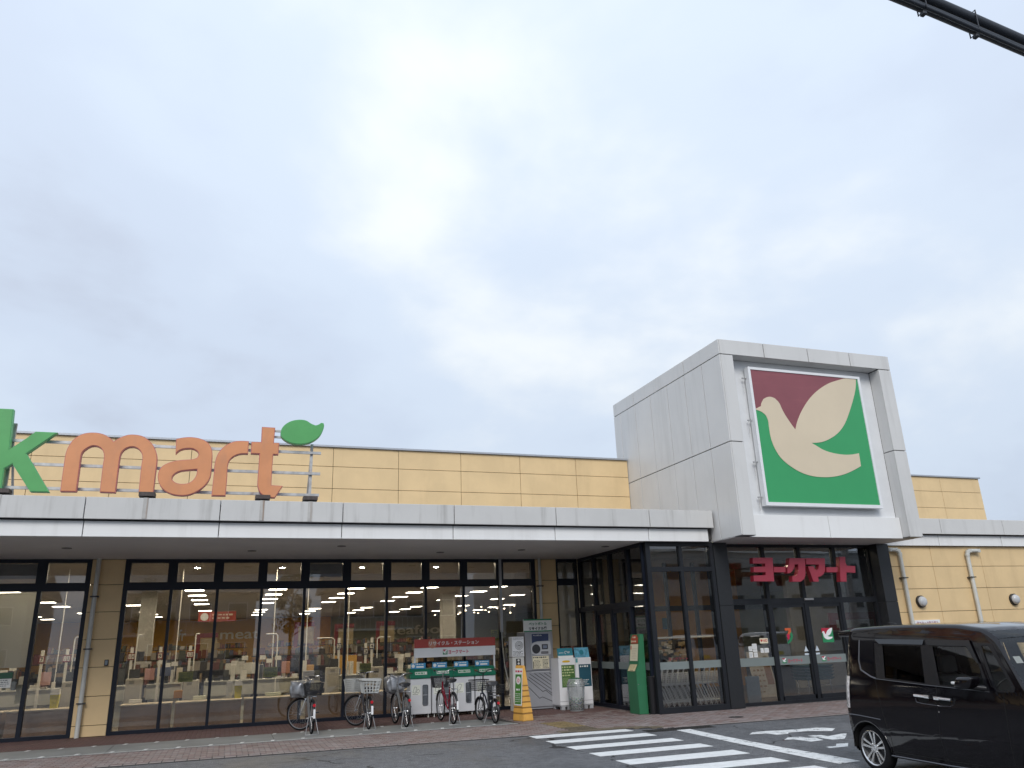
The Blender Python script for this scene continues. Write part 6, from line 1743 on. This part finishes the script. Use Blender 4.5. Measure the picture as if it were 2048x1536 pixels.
for x, lab in ((-4.10, 'thin tall white pole left of the yellow pier reaching the ceiling'), (-1.28, 'thin tall white pole by the second pane right of the pier'), (1.22, 'thin tall white pole right of the word meat'), (2.13, 'thin tall white pole between the third and fourth ceiling light columns'), (3.30, 'thin tall white pole left of till number 3')):
    b = nb(); tube(b, [(x, 24.0, .2), (x, 24.0, 3.96)], .015, 6); tag(obj('ceiling_pole', b, OFFW), lab, 'pole', 'tall thin poles')
YB = mat('bag_bin_yellow', (0.62, 0.56, 0.03), 0.45)
for x, lab in ((-3.75, 'yellow bag bin with pale rim on the counter left of the pier'), (.35, 'yellow bag bin with pale rim on the counter right of the pier')):
    t = thing('waste_bin', lab, 'bin', (x, 22.3, .61), group='yellow bag bins')
    b = nb(); frustum(b, (-.075, .075, -.08, .08), (-.095, .095, -.10, .10), .0, .30); obj('body', b, YB, t)
    b = nb(); frustum(b, (-.10, .10, -.105, .105), (-.085, .085, -.09, .09), .30, .42); obj('rim', b, OFFW, t)
YGP = mat('notice_yellow_green', (0.46, 0.50, 0.12), 0.55, var=.25, vscale=10)
for x0, x1, z0, z1, lab in ((-1.05, -.72, 1.075, 1.305, 'yellow-green notice stuck on the second pane right of the pier'), (.91, 1.24, 1.10, 1.33, 'yellow-green notice stuck on the glass left of the silver bicycle'), (3.28, 3.58, 1.105, 1.325, 'yellow-green notice above the white-basket bicycle'), (5.45, 5.75, 1.11, 1.315, 'yellow-green notice between the recycling bins and their banner'), (6.87, 7.095, 1.775, 2.055, 'yellow notice at the right edge of the recycling banner')):
    t = thing('window_notice', lab, 'notice', ((x0 + x1) / 2, 21.56, z0), group='yellow notices on the shop glass')
    b = nb(); box(b, x0, x1, 21.556, 21.56, z0, z1); part('sheet', b, YGP, t)
    b = nb(); rows_of_marks(b, x0 + .02, x1 - .02, z0 + .03, z1 - .03, 21.554, 5, r3, .5); part('print', b, mat('notice_print', (0.12, 0.16, 0.05), 0.5), t)
t = thing('door_notice', 'green and white notice sheet hanging under the pale roller blind', 'notice', (-4.66, 21.44, 1.13))
b = nb(); quad(b, -4.80, -4.53, 1.325, 1.455, 21.486); part('heading', b, mat('notice_dark_green', (0.03, 0.11, 0.06), 0.5), t)
b = nb(); quad(b, -4.80, -4.54, 1.13, 1.322, 21.486); part('sheet', b, PAPER, t)
b = nb(); rows_of_marks(b, -4.78, -4.55, 1.15, 1.31, 21.484, 4, r3, .4); part('print', b, INK, t)
BLC = mat('blind_cloth', (0.86, 0.87, 0.84), 0.8, var=.03)
_t = BLC.node_tree; _o = next(n for n in _t.nodes if n.type == 'OUTPUT_MATERIAL'); _s = _o.inputs['Surface'].links[0].from_socket
_d = N(_t, 'ShaderNodeBsdfTranslucent'); _d.inputs[0].default_value = (0.85, 0.86, 0.84, 1)
_m = N(_t, 'ShaderNodeMixShader'); _m.inputs[0].default_value = 0.55
_t.links.new(_s, _m.inputs[1]); _t.links.new(_d.outputs[0], _m.inputs[2]); _t.links.new(_m.outputs[0], _o.inputs['Surface'])
plain('roller_blind', 'pale roller blind drawn down behind the leftmost window pane', 'blind', -5.26, -4.30, 21.575, 21.585, 1.55, 3.21, mat('blind_cloth', (0.86, 0.87, 0.84), 0.8, var=.03))
plain('roller_blind', 'grey blind drawn behind an upper pane above the silver bicycle', 'blind', 1.92, 2.76, 21.62, 21.64, 3.52, 3.87, mat('blind_cloth_grey', (0.36, 0.38, 0.37), 0.8))
plain('roller_blind', 'grey blind behind the upper pane over the leftmost window', 'blind', -5.20, -4.36, 21.62, 21.64, 3.52, 3.87, MATS['blind_cloth_grey'])
plain('hanging_sheet', 'pale yellow sheet hanging left of the window frame below the blind', 'sheet', -4.50, -4.29, 21.9, 21.905, .77, 1.17, mat('pale_yellow_sheet', (0.60, 0.58, 0.36), 0.6))
for x0, x1, z0, z1, y, m, lab in ((-4.36, -4.115, 1.09, 1.40, 23.5, (0.50, 0.30, 0.28), 'pink bag hanging at the till left of the pier'), (-1.96, -1.73, 1.10, 1.385, 23.5, (0.46, 0.27, 0.27), 'pink bag hanging beside till number 14'), (1.46, 1.68, 1.12, 1.425, 23.5, (0.46, 0.24, 0.19), 'salmon bag hanging right of a yellow-green notice'), (1.94, 2.23, .84, 1.185, 22.4, (0.42, 0.45, 0.53), 'pale blue board standing on the counter behind the silver bicycle'), (.07, .22, .62, 1.0, 22.4, (0.46, 0.48, 0.52), 'pale grey board beside the yellow bin right of the pier'), (-2.15, -1.87, .615, .705, 22.3, (0.66, 0.66, 0.64), 'white tray on the counter before till number 14'), (-.70, -.40, .615, .71, 22.3, (0.62, 0.64, 0.52), 'pale green tray on the counter near the grey till cabinet'), (1.02, 1.40, .615, .70, 22.3, (0.58, 0.62, 0.46), 'pale green tray on the counter left of the silver bicycle'), (-1.72, -1.35, 1.18, 1.40, 23.6, (0.10, 0.13, 0.24), 'dark blue folder beside till number 9'), (.0, .9, 1.12, 1.42, 24.5, (0.42, 0.42, 0.40), 'wide pale sign lying tilted beyond the yellow bin'), (2.0, 2.35, .95, 1.30, 23.8, (0.52, 0.30, 0.08), 'orange crate behind the silver bicycle window'), (3.1, 3.75, .95, 1.5, 25.2, (0.50, 0.28, 0.06), 'large orange crate behind till number 3'), (-1.2, -.98, .64, .82, 23.2, (0.36, 0.16, 0.02), 'small orange crate on the floor by the grey till cabinet')):
    o = plain('hanging_bag' if 'bag' in lab else ('tray' if 'tray' in lab else ('crate' if 'crate' in lab else 'board')), lab, 'bag' if 'bag' in lab else ('tray' if 'tray' in lab else ('crate' if 'crate' in lab else 'board')), x0, x1, y, y + (.10 if 'crate' not in lab else .35), z0, z1, mat('tone_%d_%d_%d' % tuple(int(c * 100) for c in m), m, 0.6, var=.08), None, .006)
# banner hung from the ceiling
t = thing('hanging_banner', 'red banner with a white round emblem hung from the shop ceiling', 'banner', (-.5, 30, 2.7))
b = nb(); box(b, -1.0, .23, 30, 30.02, 2.74, 3.07); part('panel', b, mat('banner_dull_red', (0.40, 0.07, 0.045), 0.6), t)
b = nb(); lathe(b, [(.13, -.003), (.13, 0)], 20, 'y', (-.80, 29.998, 2.90)); part('disc', b, PAPER, t)
b = nb(); rows_of_marks(b, -.55, .18, 2.80, 3.02, 29.996, 2, r3, .5); part('print', b, CREAMP, t)
for x, z, lab in ((2.5, 2.55, 'maroon hanging aisle sign with tan sheet behind till number 2'), (4.0, 2.45, 'maroon hanging aisle sign with tan sheet left of the word seafood'), (-.95, 2.25, 'maroon hanging aisle sign with tan sheet under the red banner'), (5.6, 2.5, 'maroon hanging aisle sign with tan sheet over the recycling banner')):
    t = thing('aisle_sign', lab, 'sign', (x, 32, z - .5), group='maroon aisle signs')
    b = nb(); box(b, x - .12, x + .62, 32, 32.03, z, z + .16); box(b, x - .12, x + .02, 32, 32.03, z - .75, z); part('maroon_panel', b, mat('aisle_maroon', (0.20, 0.025, 0.03), 0.6), t)
    b = nb(); box(b, x + .04, x + .60, 32.01, 32.03, z - .62, z - .03); part('tan_sheet', b, mat('aisle_tan', (0.42, 0.33, 0.18), 0.6, var=.15, vscale=6), t)
# rows of shelving with their goods
GC = [mat('goods_%d' % i, c, 0.6, var=.1) for i, c in enumerate(((0.20, 0.08, 0.055), (0.30, 0.22, 0.12), (0.10, 0.11, 0.08), (0.42, 0.39, 0.34), (0.09, 0.10, 0.14), (0.26, 0.15, 0.06), (0.16, 0.05, 0.05), (0.05, 0.045, 0.04)))]
r5 = random.Random(21)
SHD = mat('shelf_dark', (0.05, 0.045, 0.04), 0.6)
for x0, x1, y, h_, lab in ((-9, -4.4, 27, 1.5, 'dark shelf of goods beyond the tills left of the pier'), (-3.6, .2, 28, 1.6, 'dark shelf of goods beyond the tills, under the letters fr'), (.8, 4.4, 28, 1.55, 'dark shelf of goods beyond the tills, under the word meat'), (5.0, 9.2, 27, 1.6, 'dark shelf of goods beyond the recycling banner'), (-8, 1, 44, 1.95, 'long far shelf of goods before the ochre back wall'), (2, 11, 44, 1.9, 'long far shelf of goods before the olive back wall'), (11.5, 18, 40, 1.8, 'far shelf of goods behind the last right window')):
    t = thing('goods_shelf', lab, 'shelf', ((x0 + x1) / 2, y, 0))
    b = nb(); box(b, x0, x1, y, y + .8, .01, .16); box(b, x0, x1, y + .37, y + .43, .16, h_ - .25)
    zz = []
    z = .16
    while z < h_ - .2: box(b, x0, x1, y, y + .8, z + .30, z + .325); zz.append(z); z += .36
    part('rack', b, SHD, t)
    b = nb()
    for z in zz[1:] + [h_ - .2]:
        x = x0 + .03
        zb = z + (.326 if z != h_ - .2 else -.0) - .36 * (z != h_ - .2)
        zb = z - .034 if z != h_ - .2 else zz[-1] + .326
        while x < x1 - .2:
            w = .06 + r5.random() * .16; hh = .10 + r5.random() * .18
            n0 = len(b.faces); box(b, x, x + w - .02, y + .02, y + .3, zb, zb + hh); b.faces.ensure_lookup_table(); mi = r5.randrange(8)
            for f in b.faces[n0:]: f.material_index = mi
            x += w
    stuff(part('goods', b, GC, t))
# lobby furniture seen through the entrance glass
t = thing('produce_shelf', 'low produce display with mixed goods behind the shopping carts', 'shelf', (11.6, 21.0, 0))
b = nb(); box(b, 9.9, 12.6, 20.6, 21.3, .01, .95); box(b, 9.9, 12.6, 21.2, 21.3, .95, 1.62); part('rack', b, SHD, t)
b = nb()
for k in range(150):
    x = 9.95 + r5.random() * 2.6; z = .95 + r5.random() * .6; s = .05 + r5.random() * .07
    n0 = len(b.faces); box(b, x, x + s * 1.5, 20.62 + (z - .95) * .6, 20.62 + (z - .95) * .6 + s, z, z + s); b.faces.ensure_lookup_table(); mi = r5.choice((1, 2, 3, 3, 5, 2, 7))
    for f in b.faces[n0:]: f.material_index = mi
stuff(part('goods', b, GC, t))
plain('red_panel', 'tall dull red panel standing in the lobby behind the side glass', 'panel', 10.6, 11.3, 23.4, 23.45, .9, 2.3, mat('lobby_red', (0.30, 0.07, 0.045), 0.6, var=.1))
plain('cart_rail', 'pale steel rail running above the nested shopping carts', 'rail', 9.75, 12.6, 18.95, 19.0, 1.66, 1.705, OFFW)
plain('picture', 'small blue picture on the orange lobby wall', 'picture', 14.2, 14.55, 24.95, 24.98, 1.95, 2.32, mat('picture_blue', (0.12, 0.26, 0.36), 0.5, var=.2, vscale=8))
plain('panel_board', 'grey blank board leaning inside the entrance, by the column', 'board', 12.47, 12.86, 17.98, 18.02, .06, .68, mat('leaning_board_grey', (0.30, 0.34, 0.36), 0.5))
t = thing('menu_board', 'tilted pale sandwich board behind the left sliding door', 'board', (14.1, 19.6, 0))
b = nb(); M = Matrix.Translation((0, 19.6, 0)) @ Matrix.Rotation(radians(-14), 4, 'X'); box(b, 13.9, 14.62, 0, .03, .02, 1.25, xf=M); part('panel', b, mat('menu_paper', (0.27, 0.25, 0.22), 0.6, var=.15, vscale=5), t)
b = nb(); rows_of_marks(b, 13.98, 14.3, .1, 1.1, -.003, 7, r3, .4, M); quad(b, 14.36, 14.58, .35, 1.0, -.003, M); part('print', b, mat('menu_brown', (0.16, 0.09, 0.06), 0.6), t)
t = thing('poster_frame', 'red-framed poster board on the lobby wall right of the doors', 'board', (19.3, 22.0, 1.7))
b = nb(); box(b, 18.0, 19.9, 21.1, 21.15, 1.72, 2.24); part('frame', b, mat('poster_red', (0.30, 0.04, 0.03), 0.6), t)
b = nb(); box(b, 18.25, 19.75, 21.09, 21.11, 1.78, 2.02); part('sheet', b, mat('poster_sheet', (0.42, 0.42, 0.38), 0.6, var=.15, vscale=3), t)
t = thing('basket_rack', 'teal basket stack on steel legs inside the right sliding door', 'rack', (15.6, 19.3, 0))
b = nb(); 
for k in range(5): frustum(b, (15.2, 16.1, 19.1, 19.6), (15.15, 16.15, 19.05, 19.65), .42 + k * .08, .49 + k * .08)
part('basket', b, mat('basket_teal', (0.03, 0.10, 0.11), 0.5), t)
b = nb()
for x in (15.25, 15.62, 16.0): tube(b, [(x, 19.1, 0), (x, 19.1, .42)], .015, 6); tube(b, [(x, 19.55, 0), (x, 19.55, .42)], .015, 6)
tube(b, [(15.2, 19.1, .30), (16.05, 19.1, .30)], .012, 6); part('leg', b, CHROME, t)

# ------------------------------------------------------------------ the street behind the viewer, seen only as reflections in the glass
def house(label, x0, x1, y0, y1, h_, wm, rm, nx_):
    t = thing('house', label, 'house', ((x0 + x1) / 2, y1, ZR), group='houses across the street')
    b = nb(); box(b, x0, x1, y0, y1, ZR, h_); part('wall', b, wm, t)
    b = nb(); xm = (y0 + y1) / 2
    prism(b, [(y0 - .5, h_), (y1 + .5, h_), (y1 + .5, h_ + .15), (xm, h_ + 2.0), (y0 - .5, h_ + .15)], x0 - .5, x1 + .5, plane='yz'); part('roof', b, rm, t)
    for fl in range(2):
        for k in range(nx_):
            x = x0 + (x1 - x0) * (k + .5) / nx_; z = 1.2 + fl * 2.9
            b = nb(); box(b, x - .75, x + .75, y1 - .02, y1 + .03, z - .06, z + 1.26); w = part('window', b, WHITE, t)
            b = nb(); box(b, x - .68, x + .68, y1 + .031, y1 + .04, z, z + 1.2); obj('pane', b, mat('far_pane', (0.03, 0.035, 0.04), 0.1), w, (0, 0, 0), absolute=True)
    b = nb(); box(b, x0 + .4, x0 + (x1 - x0) * .6, y1, y1 + 1.1, 3.0, 3.15)
    n = 14
    for k in range(n + 1): box(b, x0 + .4 + (x1 - x0) * .55 * k / n, x0 + .44 + (x1 - x0) * .55 * k / n, y1 + 1.04, y1 + 1.08, 3.15, 4.0)
    box(b, x0 + .4, x0 + (x1 - x0) * .6, y1 + 1.02, y1 + 1.1, 4.0, 4.07); part('balcony', b, OFFW, t)
house('grey rendered two-storey house across the street', -24, -14, -34, -25, 6.2, mat('house_grey', (0.36, 0.36, 0.35), 0.8), mat('house_roof', (0.06, 0.06, 0.07), 0.7), 3)
house('beige two-storey house across the street', -9, 2, -33, -24, 6.0, mat('house_beige', (0.44, 0.38, 0.30), 0.8), mat('house_roof', (0.06, 0.06, 0.07), 0.7), 4)
house('brown two-storey house across the street', 8, 19, -34, -25, 6.4, mat('house_brown', (0.26, 0.20, 0.16), 0.8), mat('house_roof', (0.06, 0.06, 0.07), 0.7), 4)
ap = thing('apartment_building', 'long pale flat-roofed apartment building across the street', 'building', (46, -25, ZR))
b = nb(); box(b, 24, 70, -38, -25, ZR, 8.6); box(b, 30, 33, -36, -30, 8.6, 9.6); part('wall', b, mat('apartment_wall', (0.40, 0.40, 0.38), 0.8, var=.1), ap)
for fl in range(3):
    for k in range(14):
        x = 25.8 + k * 3.25; z = .9 + fl * 2.7
        b = nb(); box(b, x - .7, x + .7, -25.02, -24.97, z, z + 1.3); part('window', b, MATS['far_pane'], ap)
b = nb(); box(b, 23.8, 70.2, -25.4, -24.8, 8.6, 8.8); part('cornice', b, OFFW, ap)
r6 = random.Random(5)
LEAFM = [mat('leaf_dark', (0.035, 0.06, 0.025), 0.7), mat('leaf_mid', (0.06, 0.10, 0.035), 0.7)]
def tree(x, y, h_, lab):
    t = thing('tree', lab, 'tree', (x, y, ZR), group='street trees')
    b = nb(); tube(b, [(0, 0, 0), (.05, 0, h_ * .3), (0, .1, h_ * .6), (.1, 0, h_ * .9)], [.16, .13, .09, .03], 8)
    for k in range(6):
        a = k * 1.05; z = h_ * (.35 + .08 * k); tube(b, [(0, 0, z), (cos(a) * .7, sin(a) * .7, z + .5), (cos(a) * 1.2, sin(a) * 1.2, z + .9)], [.06, .04, .015], 6)
    obj('trunk', b, mat('bark', (0.08, 0.06, 0.045), 0.9, var=.2, vscale=12), t)
    b = nb()
    cl_ = [(r6.uniform(-1.2, 1.2), r6.uniform(-1.2, 1.2), h_ * r6.uniform(.45, 1.0), r6.uniform(.4, .8)) for _ in range(22)]
    for _ in range(2600):
        c = r6.choice(cl_); d = Vector((r6.gauss(0, 1), r6.gauss(0, 1), r6.gauss(0, 1))).normalized() * c[3] * r6.random() ** .4
        p = Vector(c[:3]) + d; u = Vector((r6.gauss(0, 1), r6.gauss(0, 1), r6.gauss(0, 1))).normalized() * .11; v = u.orthogonal().normalized() * .07
        f = b.faces.new([b.verts.new(q_) for q_ in (p - u, p + v, p + u, p - v)]); f.material_index = r6.randrange(2)
    stuff(obj('crown', b, LEAFM, t))
tree(-4.8, -20, 6.5, 'leafy street tree in front of the beige house'); tree(4.5, -22, 7.5, 'leafy street tree beside the brown house')
for x, y, lab in ((-14, 2.67, 'concrete utility pole at the left end of the overhead cable'), (26, 6.67, 'concrete utility pole at the right end of the overhead cable'), (-3, -12, 'concrete utility pole across the street')):
    t = thing('utility_pole', lab, 'pole', (x, y, ZR), group='utility poles')
    b = nb(); tube(b, [(0, 0, 0), (0, 0, 10.5)], [.17, .11], 14); obj('shaft', b, mat('pole_concrete', (0.30, 0.29, 0.28), 0.8), t, smooth=50)
    b = nb(); box(b, -.9, .9, -.05, .05, 9.5, 9.6); box(b, -.7, .7, -.05, .05, 8.7, 8.78); obj('crossarm', b, GALV, t)
for z, lab in ((9.7, 'upper street wire behind the viewer'), (8.9, 'lower street wire behind the viewer')):
    b = nb(); tube(b, [(-40 + k * 4, -12, z - .35 * (1 - ((k % 5) / 2.5 - 1) ** 2)) for k in range(21)], .02, 5); tag(obj('street_wire', b, CB), lab, 'wire', 'street wires')
CW2 = carpaint('white_car_paint', (0.70, 0.70, 0.70), 0, .8, .3); CS2 = carpaint('silver_car_paint', (0.36, 0.37, 0.39), .6, .8, .3)
van('white tall van parked in the lot behind the viewer', CW2, (-11.5, 2.4, ZR), -90, 'vans parked behind the viewer')
van('silver tall van parked in the lot behind the viewer', CS2, (22.5, -1.0, ZR), -90, 'vans parked behind the viewer')
van('white tall van parked at the far right of the lot behind the viewer', CW2, (27.5, -1.2, ZR), -90, 'vans parked behind the viewer')
